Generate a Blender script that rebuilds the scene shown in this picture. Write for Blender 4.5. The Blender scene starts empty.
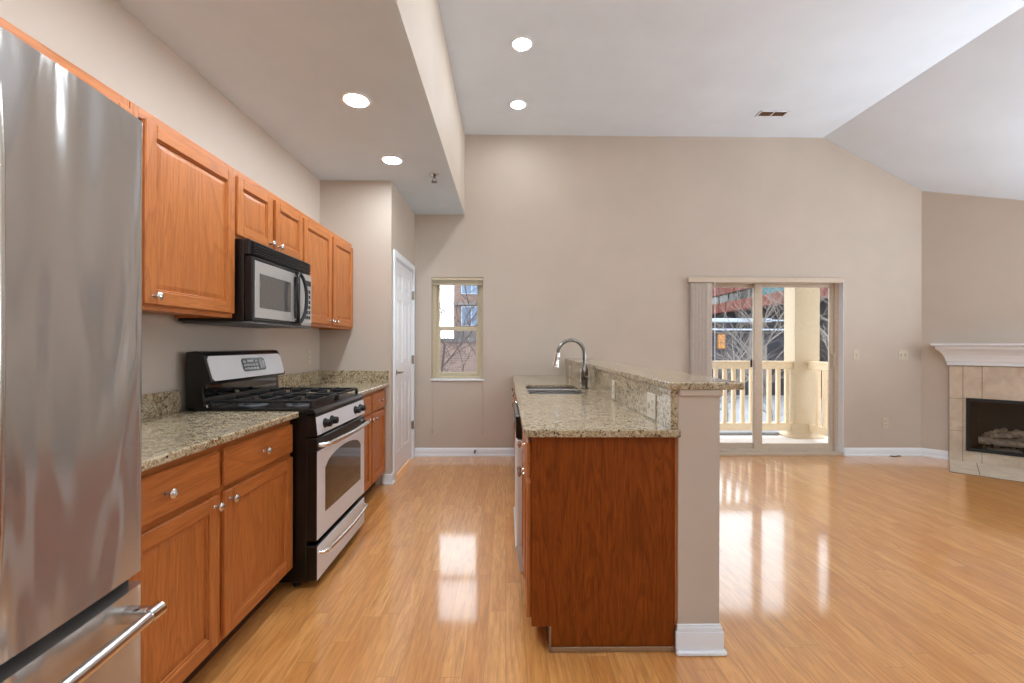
import bpy, bmesh, math, random
from mathutils import Matrix, Vector
from math import pi, sin, cos, radians as R

S = bpy.context.scene
COL = S.collection

# ------------------------------------------------------------------ camera
W_PX, H_PX = 1024.0, 683.0
YAW, ROLL, F_PX, CY, CAM_H = 0.0127, 0.0027, 440.43, 345.09, 1.264
cam_d = bpy.data.cameras.new('camera')
cam = bpy.data.objects.new('camera', cam_d)
COL.objects.link(cam)
r0 = Vector((cos(YAW), -sin(YAW), 0)); f0 = Vector((sin(YAW), cos(YAW), 0)); u0 = Vector((0, 0, 1))
rv = cos(ROLL) * r0 + sin(ROLL) * u0
uv = -sin(ROLL) * r0 + cos(ROLL) * u0
m = Matrix((rv, uv, -f0)).transposed().to_4x4()
m.translation = (0, 0, CAM_H)
cam.matrix_world = m
cam_d.sensor_width = 36.0
cam_d.lens = 36.0 * F_PX / W_PX
cam_d.shift_y = (CY - H_PX / 2) / W_PX
cam_d.clip_start = 0.05
cam_d.clip_end = 300
S.camera = cam

# ------------------------------------------------------------------ world (bright overcast sky)
SKY = 4.2
world = bpy.data.worlds.new('sky'); S.world = world
world.use_nodes = True
bgn = world.node_tree.nodes['Background']
bgn.inputs[0].default_value = (0.92, 0.97, 1.03, 1)
bgn.inputs[1].default_value = SKY

# fill lamps added behind unseen openings in the rear and right walls
def area(name, loc, rot, sx, sy, power, colr=(1, 1, 1), spread=180):
    d = bpy.data.lights.new(name, 'AREA'); d.shape = 'RECTANGLE'; d.size = sx; d.size_y = sy
    d.energy = power; d.color = colr; d.spread = R(spread)
    o = bpy.data.objects.new(name, d); COL.objects.link(o)
    o.location = loc; o.rotation_euler = rot
    return o
REAR_Y, RIGHT_X, XWALL = -3.6, 5.9, -1.689
# (both are tilted up with a narrowed spread to brighten the ceilings)
area('rear_fill_light', (2.6, REAR_Y - 0.40, 1.72), (R(90 + 58), 0, 0), 4.0, 0.7, 310, (0.90, 0.99, 1.09), 115)
area('right_fill_light', (RIGHT_X + 0.48, 3.0, 1.30), (0, R(90 + 36), 0), 1.1, 1.5, 80, (0.90, 0.99, 1.09), 125)
CAN_LOW, CAN_HIGH = 165.0, 98.0

S.view_settings.view_transform = 'Standard'
S.view_settings.look = 'None'
S.view_settings.gamma = 1.0
S.view_settings.use_curve_mapping = False
S.view_settings.exposure = 0.15

# ------------------------------------------------------------------ materials
def lin(c):
    c /= 255.0
    return c / 12.92 if c <= 0.04045 else ((c + 0.055) / 1.055) ** 2.4
def rgb(r, g, b): return (lin(r), lin(g), lin(b), 1.0)

class NM:
    """little node-material builder"""
    def __init__(s, name):
        s.m = bpy.data.materials.new(name); s.m.use_nodes = True
        s.t = s.m.node_tree; s.n = s.t.nodes; s.p = s.n['Principled BSDF']
    def node(s, kind, **kw):
        n = s.n.new(kind)
        for k, v in kw.items():
            if k in n.inputs.keys() if hasattr(n.inputs, 'keys') else False: n.inputs[k].default_value = v
            else: setattr(n, k, v)
        return n
    def link(s, a, b): s.t.links.new(a, b)
    def coords(s, scale=(1, 1, 1), loc=(0, 0, 0), rot=(0, 0, 0), rnd=False):
        tc = s.n.new('ShaderNodeTexCoord'); mp = s.n.new('ShaderNodeMapping')
        mp.inputs['Scale'].default_value = scale; mp.inputs['Location'].default_value = loc; mp.inputs['Rotation'].default_value = rot
        if rnd:
            oi = s.n.new('ShaderNodeObjectInfo'); va = s.n.new('ShaderNodeVectorMath'); va.operation = 'MULTIPLY_ADD'
            cx = s.n.new('ShaderNodeCombineXYZ')
            for i in range(3): s.link(oi.outputs['Random'], cx.inputs[i])
            va.inputs[1].default_value = (3.7, 5.3, 2.9)
            s.link(cx.outputs[0], va.inputs[0]); s.link(tc.outputs['Object'], va.inputs[2]); s.link(va.outputs[0], mp.inputs['Vector'])
        else: s.link(tc.outputs['Object'], mp.inputs['Vector'])
        return mp.outputs[0]
    def noise(s, vec, scale, detail=4, rough=0.55, dist=0.0):
        n = s.n.new('ShaderNodeTexNoise'); n.inputs['Scale'].default_value = scale; n.inputs['Detail'].default_value = detail
        n.inputs['Roughness'].default_value = rough; n.inputs['Distortion'].default_value = dist
        s.link(vec, n.inputs['Vector']); return n.outputs[0]
    def ramp(s, fac, stops, interp='LINEAR'):
        n = s.n.new('ShaderNodeValToRGB'); n.color_ramp.interpolation = interp
        e = n.color_ramp.elements
        while len(e) < len(stops): e.new(0.5)
        for i, (p, c) in enumerate(stops): e[i].position = p; e[i].color = c
        s.link(fac, n.inputs[0]); return n.outputs[0]
    def mix(s, fac, a, b, mode='MIX'):
        n = s.n.new('ShaderNodeMix'); n.data_type = 'RGBA'; n.blend_type = mode
        for sock, v in ((n.inputs[0], fac), (n.inputs[6], a), (n.inputs[7], b)):
            if hasattr(v, 'is_linked'): s.link(v, sock)
            else: sock.default_value = v
        return n.outputs[2]
    def math(s, op, a, b=0.0):
        n = s.n.new('ShaderNodeMath'); n.operation = op
        for sock, v in ((n.inputs[0], a), (n.inputs[1], b)):
            if hasattr(v, 'is_linked'): s.link(v, sock)
            else: sock.default_value = v
        return n.outputs[0]
    def bump(s, h, strength=0.1, dist=0.01):
        n = s.n.new('ShaderNodeBump'); n.inputs['Strength'].default_value = strength; n.inputs['Distance'].default_value = dist
        s.link(h, n.inputs['Height']); s.link(n.outputs[0], s.p.inputs['Normal']); return n
    def set(s, color=None, rough=None, metal=None, coat=None, coat_rough=None, spec=None, ior=None, trans=None, emis=None, estr=None):
        p = s.p.inputs
        if color is not None:
            if hasattr(color, 'is_linked'): s.link(color, p['Base Color'])
            else: p['Base Color'].default_value = color
        for key, v in (('Roughness', rough), ('Metallic', metal), ('Coat Weight', coat), ('Coat Roughness', coat_rough), ('Specular IOR Level', spec), ('IOR', ior), ('Transmission Weight', trans), ('Emission Strength', estr)):
            if v is None: continue
            if hasattr(v, 'is_linked'): s.link(v, p[key])
            else: p[key].default_value = v
        if emis is not None: p['Emission Color'].default_value = emis
        return s.m

def paint(name, c, rough=0.6, var=0.03, bump=0.03):
    b = NM(name); v = b.coords()
    n = b.noise(v, 2.2, 3); n2 = b.noise(v, 260.0, 2)
    dk = tuple(x * (1 - var) for x in c[:3]) + (1,); lt = tuple(min(1, x * (1 + var)) for x in c[:3]) + (1,)
    b.bump(n2, bump, 0.002)
    return b.set(b.ramp(n, [(0.3, dk), (0.7, lt)]), rough)

def oak(name, axis, base, light, dark, scale=1.0, rough=0.42, coat=0.12, ringy=0.38):
    """grain runs along the axis"""
    b = NM(name)
    st = [1.0, 1.0, 1.0]; st['xyz'.index(axis)] = 0.045
    v = b.coords(tuple(st), rnd=True)
    st2 = [1.0, 1.0, 1.0]; st2['xyz'.index(axis)] = 0.13
    v2 = b.coords(tuple(st2), rnd=True)
    fine = b.noise(v, 95 * scale, 5, 0.65, 0.2)
    pores = b.noise(v, 260 * scale, 3, 0.6)
    broad = b.noise(v2, 4.5 * scale, 3, 0.5, 0.6)
    rings = b.math('FRACT', b.math('MULTIPLY', broad, 13.0))
    rr = b.ramp(rings, [(0.0, (0, 0, 0, 1)), (0.55, (0.25, 0.25, 0.25, 1)), (0.85, (0.9, 0.9, 0.9, 1)), (1.0, (0, 0, 0, 1))])
    c1 = b.ramp(fine, [(0.3, base), (0.7, light)])
    c2 = b.mix(b.math('MULTIPLY', rr, ringy), c1, dark)
    c3 = b.mix(b.ramp(pores, [(0.35, (0.42, 0.42, 0.42, 1)), (0.47, (0, 0, 0, 1))]), c2, dark)
    b.bump(fine, 0.06, 0.002)
    return b.set(c3, rough, coat=coat, coat_rough=0.2, spec=0.5 if coat else 0.2)

OB, OL, OD = rgb(184, 106, 46), rgb(204, 126, 62), rgb(136, 68, 22)
M = {}
M['oak_v'] = oak('oak_vertical', 'z', OB, OL, OD)
M['oak_h'] = oak('oak_horizontal', 'y', OB, OL, OD)
PB, PL, PD = rgb(120, 56, 6), rgb(152, 76, 16), rgb(80, 32, 3)
M['oak_panel'] = oak('oak_end_panel', 'z', PB, PL, PD, 1.7, .5, 0.0, .45)
M['wall'] = paint('wall_paint_beige', rgb(198, 185, 170), 0.62)
M['ceiling'] = paint('ceiling_paint_white', rgb(226, 235, 244), 0.7)
M['ceiling_k'] = paint('ceiling_paint_bounce_offset', rgb(217, 232, 244), 0.7)  # light correction in the colour: blue tint cancels warm bounce from the floor
M['trim'] = paint('trim_paint_white', rgb(240, 245, 250), 0.35, 0.01, 0.0)
M['door'] = paint('door_paint_white', rgb(248, 250, 253), 0.38, 0.01, 0.0)
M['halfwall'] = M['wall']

def granite(name):
    b = NM(name); v = b.coords()
    big = b.noise(v, 9, 4, 0.6, 0.4)
    med = b.noise(v, 55, 4, 0.6)
    fin = b.noise(v, 150, 3, 0.6)
    base = b.ramp(big, [(0.3, rgb(152, 134, 100)), (0.5, rgb(190, 175, 144)), (0.7, rgb(160, 140, 104))])
    c = b.mix(b.ramp(med, [(0.47, (0, 0, 0, 1)), (0.6, (0.85, 0.85, 0.85, 1))]), base, rgb(133, 104, 62))
    c = b.mix(b.ramp(fin, [(0.52, (0, 0, 0, 1)), (0.6, (0.8, 0.8, 0.8, 1))]), c, rgb(214, 204, 182))
    vo = b.n.new('ShaderNodeTexVoronoi'); vo.inputs['Scale'].default_value = 75; b.link(b.mix(0.06, v, b.noise(v, 30, 2)), vo.inputs['Vector'])
    spk = b.math('MULTIPLY', b.ramp(vo.outputs['Distance'], [(0.22, (1, 1, 1, 1)), (0.34, (0, 0, 0, 1))]), b.ramp(b.noise(v, 22, 3), [(0.42, (0, 0, 0, 1)), (0.52, (1, 1, 1, 1))]))
    c = b.mix(spk, c, rgb(44, 37, 28))
    vo2 = b.n.new('ShaderNodeTexVoronoi'); vo2.inputs['Scale'].default_value = 38; b.link(v, vo2.inputs['Vector'])
    spk2 = b.math('MULTIPLY', b.ramp(vo2.outputs['Distance'], [(0.2, (0.85, 0.85, 0.85, 1)), (0.36, (0, 0, 0, 1))]), b.ramp(b.noise(v, 14, 3), [(0.45, (0, 0, 0, 1)), (0.54, (1, 1, 1, 1))]))
    c = b.mix(spk2, c, rgb(92, 78, 54))
    return b.set(c, 0.22, coat=0.4, coat_rough=0.04)
M['granite'] = granite('granite_beige_speckled')

def steel(name, c=(0.62, 0.61, 0.60, 1), rough=0.28, wavy=0.0, axis='y', metal=1.0):
    b = NM(name)
    st = [220.0, 220.0, 220.0]; st['xyz'.index(axis)] = 3.0
    v = b.coords(tuple(st)); n = b.noise(v, 1.0, 3)
    ro = b.n.new('ShaderNodeMapRange'); ro.inputs['To Min'].default_value = rough * 0.8; ro.inputs['To Max'].default_value = rough * 1.2
    b.link(n, ro.inputs['Value'])
    if wavy:
        v2 = b.coords((2.0, 2.0, 0.45)); w = b.noise(v2, 2.6, 1.5, 0.4, 0.5)
        h = b.math('ADD', b.math('MULTIPLY', w, wavy), b.math('MULTIPLY', n, 0.00008))
        b.bump(h, 1.0, 1.0)
    else: b.bump(n, 0.05, 0.0008)
    if wavy:
        tg = b.n.new('ShaderNodeTangent'); tg.direction_type = 'RADIAL'; tg.axis = 'Z'
        b.link(tg.outputs[0], b.p.inputs['Tangent']); b.p.inputs['Anisotropic'].default_value = 0.75; b.p.inputs['Anisotropic Rotation'].default_value = 0.25
    return b.set(c, ro.outputs[0], metal)
M['steel'] = steel('brushed_stainless', (0.84, 0.85, 0.87, 1), 0.5, metal=0.25)
M['steel_dark'] = steel('microwave_stainless', (0.50, 0.485, 0.465, 1), 0.45, metal=0.45)
M['fridge_steel'] = steel('brushed_stainless_fridge', (0.52, 0.50, 0.48, 1), 0.19, 0.055, metal=0.75)
M['handle_steel'] = steel('handle_stainless', (0.74, 0.73, 0.71, 1), 0.22)
M['sink_steel'] = steel('sink_stainless', (0.28, 0.28, 0.28, 1), 0.32, 0, 'x')
def simple(name, c, rough=0.5, metal=0.0, coat=0.0, var=0.06, sc=40):
    b = NM(name); v = b.coords(); n = b.noise(v, sc, 3)
    dk = tuple(x * (1 - var) for x in c[:3]) + (1,); lt = tuple(min(1, x * (1 + var)) for x in c[:3]) + (1,)
    return b.set(b.ramp(n, [(0.3, dk), (0.7, lt)]), rough, metal, coat=coat, coat_rough=0.06)
M['nickel'] = simple('brushed_nickel', (0.66, 0.64, 0.61, 1), 0.25, 1.0)
M['chrome'] = simple('polished_steel', (0.72, 0.71, 0.7, 1), 0.14, 1.0)
M['faucet'] = simple('faucet_steel', (0.27, 0.26, 0.245, 1), 0.26, 1.0)
M['black'] = simple('black_enamel', rgb(11, 11, 12), 0.3, 0, 0.12)
M['black_matte'] = simple('black_matte_iron', rgb(20, 20, 21), 0.55)
M['black_plastic'] = simple('black_plastic', rgb(20, 20, 22), 0.32)
M['dark_glass'] = simple('dark_glass', rgb(14, 13, 13), 0.05, 0, 1.0)
M['mw_glass'] = simple('microwave_window', rgb(84, 82, 80), 0.14, 0, 0.6)
M['grey_plastic'] = simple('grey_plastic', rgb(90, 90, 92), 0.45)
M['fridge_side'] = simple('fridge_side_grey', rgb(70, 70, 72), 0.5)
M['display'] = simple('display_film', rgb(36, 38, 40), 0.2)
M['button'] = simple('button_print', rgb(196, 196, 198), 0.4)
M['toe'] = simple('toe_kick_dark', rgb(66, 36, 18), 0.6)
M['vinyl'] = simple('toe_moulding_taupe', rgb(150, 116, 84), 0.5)
M['plate'] = simple('switch_plate_almond', rgb(206, 194, 172), 0.4)
M['plate_w'] = simple('outlet_plate_ivory', rgb(222, 214, 196), 0.4)
M['slot'] = simple('dark_slot', rgb(30, 26, 22), 0.7)
M['almond'] = simple('almond_vinyl_frame', rgb(206, 192, 162), 0.45)
M['sd_frame'] = simple('beige_aluminium_frame', rgb(206, 190, 170), 0.45)
M['blind'] = simple('vertical_blind_fabric', rgb(188, 176, 164), 0.7)
M['cream'] = simple('cream_balcony_paint', rgb(244, 224, 192), 0.55)
M['cream_col'] = simple('cream_column_paint', rgb(204, 186, 158), 0.55)
M['deck'] = simple('deck_coating', rgb(236, 232, 232), 0.7)
M['soffit_out'] = simple('balcony_roof_paint', rgb(226, 216, 196), 0.7)
M['brass'] = simple('hinge_brass_dark', (0.35, 0.31, 0.26, 1), 0.35, 1.0)
M['cord'] = simple('blind_cord', rgb(190, 178, 162), 0.7)
M['bark'] = simple('pale_bark', rgb(118, 110, 104), 0.85, sc=8)
M['bark_dark'] = simple('dark_bark', rgb(70, 58, 54), 0.85, sc=8)
M['snow'] = simple('snow_ground', rgb(140, 143, 150), 0.8, var=0.12, sc=0.6)
M['log'] = simple('ceramic_log', rgb(176, 160, 144), 0.85, var=0.45, sc=28)
M['firebrick'] = simple('firebox_panel', rgb(52, 48, 46), 0.8)

def tilem(name, c, d):
    b = NM(name); v = b.coords(); n = b.noise(v, 7, 5, 0.6, 0.8); n2 = b.noise(v, 45, 3)
    cc = b.mix(b.math('MULTIPLY', n2, 0.35), b.ramp(n, [(0.3, d), (0.65, c)]), d)
    return b.set(cc, 0.35)
M['tile'] = tilem('travertine_tile', rgb(220, 206, 186), rgb(192, 174, 152))
M['grout'] = simple('grout', rgb(120, 106, 90), 0.8)

def lampm(name, c, s):
    b = NM(name); b.set((.03, .03, .03, 1), 0.5, emis=c, estr=s); return b.m
M['can_low'] = lampm('lamp_lens_low', (0.91, 1.0, 1.09, 1), CAN_LOW)
M['can_high'] = lampm('lamp_lens_high', (0.95, 0.99, 1.04, 1), CAN_HIGH)
M['amber'] = lampm('lit_amber_window', rgb(255, 168, 62), 0.9)

def glass(name):
    b = NM(name); t = b.t
    out = b.n['Material Output']
    tr = b.n.new('ShaderNodeBsdfTransparent'); tr.inputs[0].default_value = (0.94, 0.95, 0.95, 1)
    gl = b.n.new('ShaderNodeBsdfGlossy'); gl.inputs['Roughness'].default_value = 0.02
    fr = b.n.new('ShaderNodeFresnel'); fr.inputs['IOR'].default_value = 1.45
    mx = b.n.new('ShaderNodeMixShader')
    b.link(fr.outputs[0], mx.inputs[0]); b.link(tr.outputs[0], mx.inputs[1]); b.link(gl.outputs[0], mx.inputs[2]); b.link(mx.outputs[0], out.inputs['Surface'])
    return b.m
M['glass'] = glass('window_glass')

def floorm():
    b = NM('oak_strip_floor')
    tc = b.n.new('ShaderNodeTexCoord'); sp = b.n.new('ShaderNodeSeparateXYZ'); b.link(tc.outputs['Object'], sp.inputs[0])
    PW = 0.083
    row = b.math('FLOOR', b.math('DIVIDE', sp.outputs[0], PW))
    wn = b.n.new('ShaderNodeTexWhiteNoise'); wn.noise_dimensions = '1D'; b.link(row, wn.inputs['W'])
    cb = b.n.new('ShaderNodeCombineXYZ'); b.link(b.math('ADD', sp.outputs[1], b.math('MULTIPLY', wn.outputs[0], 3.7)), cb.inputs[0]); b.link(sp.outputs[0], cb.inputs[1])
    br = b.n.new('ShaderNodeTexBrick'); br.offset = 0.0; br.offset_frequency = 2; br.squash_frequency = 2
    br.inputs['Scale'].default_value = 1.0; br.inputs['Brick Width'].default_value = 0.9; br.inputs['Row Height'].default_value = PW
    br.inputs['Mortar Size'].default_value = 0.0011; br.inputs['Mortar Smooth'].default_value = 0.1; br.inputs['Bias'].default_value = 0.0
    br.inputs['Color1'].default_value = (0, 0, 0, 1); br.inputs['Color2'].default_value = (1, 1, 1, 1); br.inputs['Mortar'].default_value = (0.5, 0.5, 0.5, 1)
    b.link(cb.outputs[0], br.inputs['Vector'])
    # offset grain per plank
    va = b.n.new('ShaderNodeVectorMath'); va.operation = 'MULTIPLY_ADD'; va.inputs[1].default_value = (7.0, 3.0, 5.0)
    b.link(br.outputs['Color'], va.inputs[0]); b.link(tc.outputs['Object'], va.inputs[2])
    mp2 = b.n.new('ShaderNodeMapping'); mp2.inputs['Scale'].default_value = (1, 0.07, 1); b.link(va.outputs[0], mp2.inputs['Vector'])
    fine = b.noise(mp2.outputs[0], 70, 5, 0.65, 0.4)
    mp3 = b.n.new('ShaderNodeMapping'); mp3.inputs['Scale'].default_value = (1, 0.12, 1); b.link(va.outputs[0], mp3.inputs['Vector'])
    broad = b.noise(mp3.outputs[0], 9, 3, 0.5, 0.5)
    plank = b.ramp(br.outputs['Color'], [(0.0, rgb(216, 148, 78)), (0.35, rgb(224, 160, 90)), (0.7, rgb(232, 170, 100)), (1.0, rgb(220, 152, 84))])
    g = b.mix(b.ramp(fine, [(0.32, (0.7, 0.7, 0.7, 1)), (0.6, (0, 0, 0, 1))]), plank, rgb(178, 116, 58))
    rings = b.math('FRACT', b.math('MULTIPLY', broad, 9.0))
    g = b.mix(b.math('MULTIPLY', b.ramp(rings, [(0.5, (0, 0, 0, 1)), (0.9, (1, 1, 1, 1)), (1.0, (0, 0, 0, 1))]), 0.2), g, rgb(160, 98, 46))
    g = b.mix(b.math('MULTIPLY', br.outputs['Fac'], 0.4), g, rgb(92, 56, 28))
    lowf = b.noise(tc.outputs['Object'], 5.0, 2)
    hb = b.math('ADD', b.math('MULTIPLY', lowf, 0.25), b.math('MULTIPLY', fine, 0.05))
    bp = b.n.new('ShaderNodeBump'); bp.inputs['Strength'].default_value = 0.035; bp.inputs['Distance'].default_value = 0.02
    b.link(hb, bp.inputs['Height']); b.link(bp.outputs[0], b.p.inputs['Normal']); b.link(bp.outputs[0], b.p.inputs['Coat Normal'])
    b.p.inputs['Coat IOR'].default_value = 1.62
    return b.set(g, 0.32, coat=1.0, coat_rough=0.085)
M['floor'] = floorm()

def brickm(name, c1, c2, mortar, sc=1.0, rot=(R(90), 0, 0)):
    b = NM(name); v = b.coords(rot=rot)
    br = b.n.new('ShaderNodeTexBrick'); br.inputs['Scale'].default_value = sc
    br.inputs['Brick Width'].default_value = 0.42; br.inputs['Row Height'].default_value = 0.14; br.inputs['Mortar Size'].default_value = 0.012
    br.inputs['Color1'].default_value = c1; br.inputs['Color2'].default_value = c2; br.inputs['Mortar'].default_value = mortar
    b.link(v, br.inputs['Vector'])
    n = b.noise(b.coords(), 1.2, 3)
    return b.set(b.mix(b.math('MULTIPLY', n, 0.4), br.outputs[0], c2), 0.85)
M['brick_grey'] = brickm('grey_brown_brick', rgb(128, 104, 94), rgb(104, 86, 80), rgb(130, 120, 112))
M['brick_red'] = brickm('red_brick', rgb(122, 62, 48), rgb(104, 50, 40), rgb(112, 70, 58), rot=(R(90), 0, R(90)))
M['slate'] = simple('slate_wall', rgb(58, 59, 68), 0.85, var=0.25, sc=1.6)
M['dark_void'] = simple('dark_interior', rgb(26, 25, 25), 0.8)
M['win_blue'] = simple('blue_window_glass', rgb(88, 108, 132), 0.25, var=0.3, sc=1.4)
M['win_dark'] = simple('dark_window_glass', rgb(44, 52, 52), 0.2, var=0.5, sc=1.2)
M['win_teal'] = simple('teal_window_glass', rgb(52, 108, 116), 0.2, var=0.3, sc=1.2)
M['concrete'] = simple('pale_concrete', rgb(112, 110, 108), 0.85, var=0.1, sc=2)
M['roofing'] = simple('grey_roofing', rgb(92, 88, 88), 0.85, var=0.15, sc=3)
M['white_metal'] = simple('white_painted_metal', rgb(170, 182, 196), 0.5)

# ------------------------------------------------------------------ mesh builder
class MB:
    def __init__(s): s.v = []; s.f = []; s.fm = []; s.sm = []
    def add(s, verts, faces, mi=0, smooth=False):
        o = len(s.v); s.v += [Vector(p) for p in verts]
        for f in faces: s.f.append([i + o for i in f]); s.fm.append(mi); s.sm.append(smooth)
        return s
    def box(s, x0, x1, y0, y1, z0, z1, bev=0.0, mi=0, seg=1):
        if x0 > x1: x0, x1 = x1, x0
        if y0 > y1: y0, y1 = y1, y0
        if z0 > z1: z0, z1 = z1, z0
        if bev <= 0:
            v = [(x, y, z) for x in (x0, x1) for y in (y0, y1) for z in (z0, z1)]
            return s.add(v, [(0, 1, 3, 2), (4, 6, 7, 5), (0, 4, 5, 1), (2, 3, 7, 6), (0, 2, 6, 4), (1, 5, 7, 3)], mi)
        bev = min(bev, (x1 - x0) * .49, (y1 - y0) * .49, (z1 - z0) * .49)
        bm = bmesh.new(); bmesh.ops.create_cube(bm, size=1.0)
        for v in bm.verts: v.co = Vector(((x0 + x1) / 2 + v.co.x * (x1 - x0), (y0 + y1) / 2 + v.co.y * (y1 - y0), (z0 + z1) / 2 + v.co.z * (z1 - z0)))
        bmesh.ops.bevel(bm, geom=bm.edges[:], offset=bev, segments=seg, profile=0.5, affect='EDGES')
        bm.verts.index_update()
        s.add([v.co.copy() for v in bm.verts], [[v.index for v in f.verts] for f in bm.faces], mi, False)
        bm.free(); return s
    def prism(s, poly, axis, a, b, mi=0, smooth=False):
        """poly: 2-D points in the plane of the two other axes (xyz order), extruded along axis from a to b"""
        def P(p, t):
            return {'x': (t, p[0], p[1]), 'y': (p[0], t, p[1]), 'z': (p[0], p[1], t)}[axis]
        n = len(poly); v = [P(p, a) for p in poly] + [P(p, b) for p in poly]
        s.add(v, [(i, (i + 1) % n, n + (i + 1) % n, n + i) for i in range(n)], mi, smooth)
        s.add([P(p, a) for p in poly], [list(range(n))[::-1]], mi); s.add([P(p, b) for p in poly], [list(range(n))], mi)
        return s
    def tube(s, pts, r, n=10, mi=0, cap=True, ry=None):
        pts = [Vector(p) for p in pts]; k = len(pts)
        rad = r if isinstance(r, (list, tuple)) else [r] * k
        rings = []; up = None
        for i, p in enumerate(pts):
            d = (pts[min(i + 1, k - 1)] - pts[max(i - 1, 0)]).normalized()
            if up is None:
                up = Vector((0, 0, 1)) if abs(d.z) < 0.9 else Vector((0, 1, 0))
            a = d.cross(up)
            if a.length < 1e-5: a = d.cross(Vector((1, 0, 0)))
            a.normalize(); bb = a.cross(d).normalized(); up = bb
            rings.append([p + (a * cos(2 * pi * j / n) + bb * sin(2 * pi * j / n)) * rad[i] for j in range(n)])
        v = [q for rg in rings for q in rg]
        f = [(i * n + j, i * n + (j + 1) % n, (i + 1) * n + (j + 1) % n, (i + 1) * n + j) for i in range(k - 1) for j in range(n)]
        s.add(v, f, mi, True)
        if cap:
            s.add(rings[0], [list(range(n))[::-1]], mi); s.add(rings[-1], [list(range(n))], mi)
        return s
    def lathe(s, prof, org, axis='z', n=20, mi=0, sign=1):
        """prof: (radius, height along axis)"""
        org = Vector(org); ring = []
        ax = {'x': Vector((1, 0, 0)), 'y': Vector((0, 1, 0)), 'z': Vector((0, 0, 1))}[axis] * sign
        a = {'x': Vector((0, 1, 0)), 'y': Vector((0, 0, 1)), 'z': Vector((1, 0, 0))}[axis]; b = ax.cross(a)
        for r, h in prof: ring += [org + ax * h + (a * cos(2 * pi * j / n) + b * sin(2 * pi * j / n)) * max(r, 1e-5) for j in range(n)]
        k = len(prof)
        s.add(ring, [(i * n + j, i * n + (j + 1) % n, (i + 1) * n + (j + 1) % n, (i + 1) * n + j) for i in range(k - 1) for j in range(n)], mi, True)
        s.add(ring[:n], [list(range(n))[::-1]], mi); s.add(ring[-n:], [list(range(n))], mi)
        return s

def root_matrix(o):
    return Matrix.Translation(o['_loc']) @ Matrix.Rotation(o['_rz'], 4, 'Z')
ROOTS = {}
def thing(name, label, cat, loc=(0, 0, 0), rz=0.0, group=None):
    o = bpy.data.objects.new(name, None); COL.objects.link(o)
    o.empty_display_size = 0.1; o.location = loc; o.rotation_euler = (0, 0, rz)
    o['label'] = label; o['category'] = cat
    if group: o['group'] = group
    ROOTS[o.name] = (Matrix.Translation(loc) @ Matrix.Rotation(rz, 4, 'Z'))
    return o
def obj(name, mb, mat, parent=None, local=False, label=None, cat=None, group=None, kind=None, loc=None):
    me = bpy.data.meshes.new(name)
    vs = mb.v
    o = bpy.data.objects.new(name, me)
    inv = None
    if parent is not None:
        base = ROOTS[parent.name]
        ROOTS[o.name] = base
        if not local: inv = base.inverted()
        o.parent = parent
    elif loc is not None:
        inv = Matrix.Translation(loc).inverted(); o.location = loc
        ROOTS[o.name] = Matrix.Translation(loc)
    else: ROOTS[o.name] = Matrix.Identity(4)
    if inv is not None: vs = [inv @ p for p in vs]
    me.from_pydata([tuple(p) for p in vs], [], mb.f)
    mats = mat if isinstance(mat, (list, tuple)) else [mat]
    for mm in mats: me.materials.append(M[mm] if isinstance(mm, str) else mm)
    for p, mi, sm in zip(me.polygons, mb.fm, mb.sm): p.material_index = mi; p.use_smooth = sm
    bm = bmesh.new(); bm.from_mesh(me)
    bmesh.ops.recalc_face_normals(bm, faces=bm.faces); bm.to_mesh(me); bm.free()
    if any(mb.sm):
        try: me.set_sharp_from_angle(angle=R(38))
        except Exception: pass
    COL.objects.link(o)
    if label: o['label'] = label
    if cat: o['category'] = cat
    if group: o['group'] = group
    if kind: o['kind'] = kind
    return o
def struct(name, mb, mat, parent=None):
    return obj(name, mb, mat, parent, kind='structure')
def dup(root, loc, label=None, rz=None):
    c = root.copy(); COL.objects.link(c); c.location = loc
    if rz is not None: c.rotation_euler = (0, 0, rz)
    if label: c['label'] = label
    for ch in list(root.children):
        d = ch.copy(); COL.objects.link(d); d.parent = c
        for g in list(ch.children):
            e = g.copy(); COL.objects.link(e); e.parent = d
    return c

# ------------------------------------------------------------------ the room
XW, XP, DP, DB = -1.689, -1.045, 4.003, 5.02          # left wall, pantry side wall, pantry front, back wall
ZK, ZC = 2.748, 3.658                                 # kitchen ceiling, main ceiling
XS = -0.480                                           # soffit edge
XR, XE, ZE = 3.632, 4.785, 3.055                      # ridge line, corner, eave at corner
DIAG = (cos(R(-45)), sin(R(-45)))
SLOPE = (ZC - ZE) / (XE - XR)
def zslope(x): return ZC - SLOPE * (x - XR)
DG_X, DG_Y = RIGHT_X, DB - (RIGHT_X - XE)             # end of diagonal wall

struct('floor', MB().box(XW - 0.1, RIGHT_X + 0.1, REAR_Y - 0.1, DB + 0.12, -0.1, 0.0), 'floor')
b = MB().box(XS, XR, REAR_Y, DB + 0.1, ZC, ZC + 0.1)
struct('ceiling', b, 'ceiling')
b = MB(); xe = RIGHT_X + 0.1
b.prism([(XR, ZC), (xe, zslope(xe)), (xe, zslope(xe) + 0.12), (XR, ZC + 0.12)], 'y', REAR_Y, DB + 0.1)
struct('ceiling_slope', b, 'ceiling')
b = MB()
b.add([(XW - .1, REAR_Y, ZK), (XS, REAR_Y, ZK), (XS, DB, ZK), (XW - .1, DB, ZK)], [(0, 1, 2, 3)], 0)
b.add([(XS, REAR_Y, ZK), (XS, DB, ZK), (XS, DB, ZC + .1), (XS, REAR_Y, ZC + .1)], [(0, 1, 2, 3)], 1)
b.add([(XW - .1, REAR_Y, ZC + .1), (XS, REAR_Y, ZC + .1), (XS, DB, ZC + .1), (XW - .1, DB, ZC + .1)], [(0, 1, 2, 3)], 0)
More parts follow.
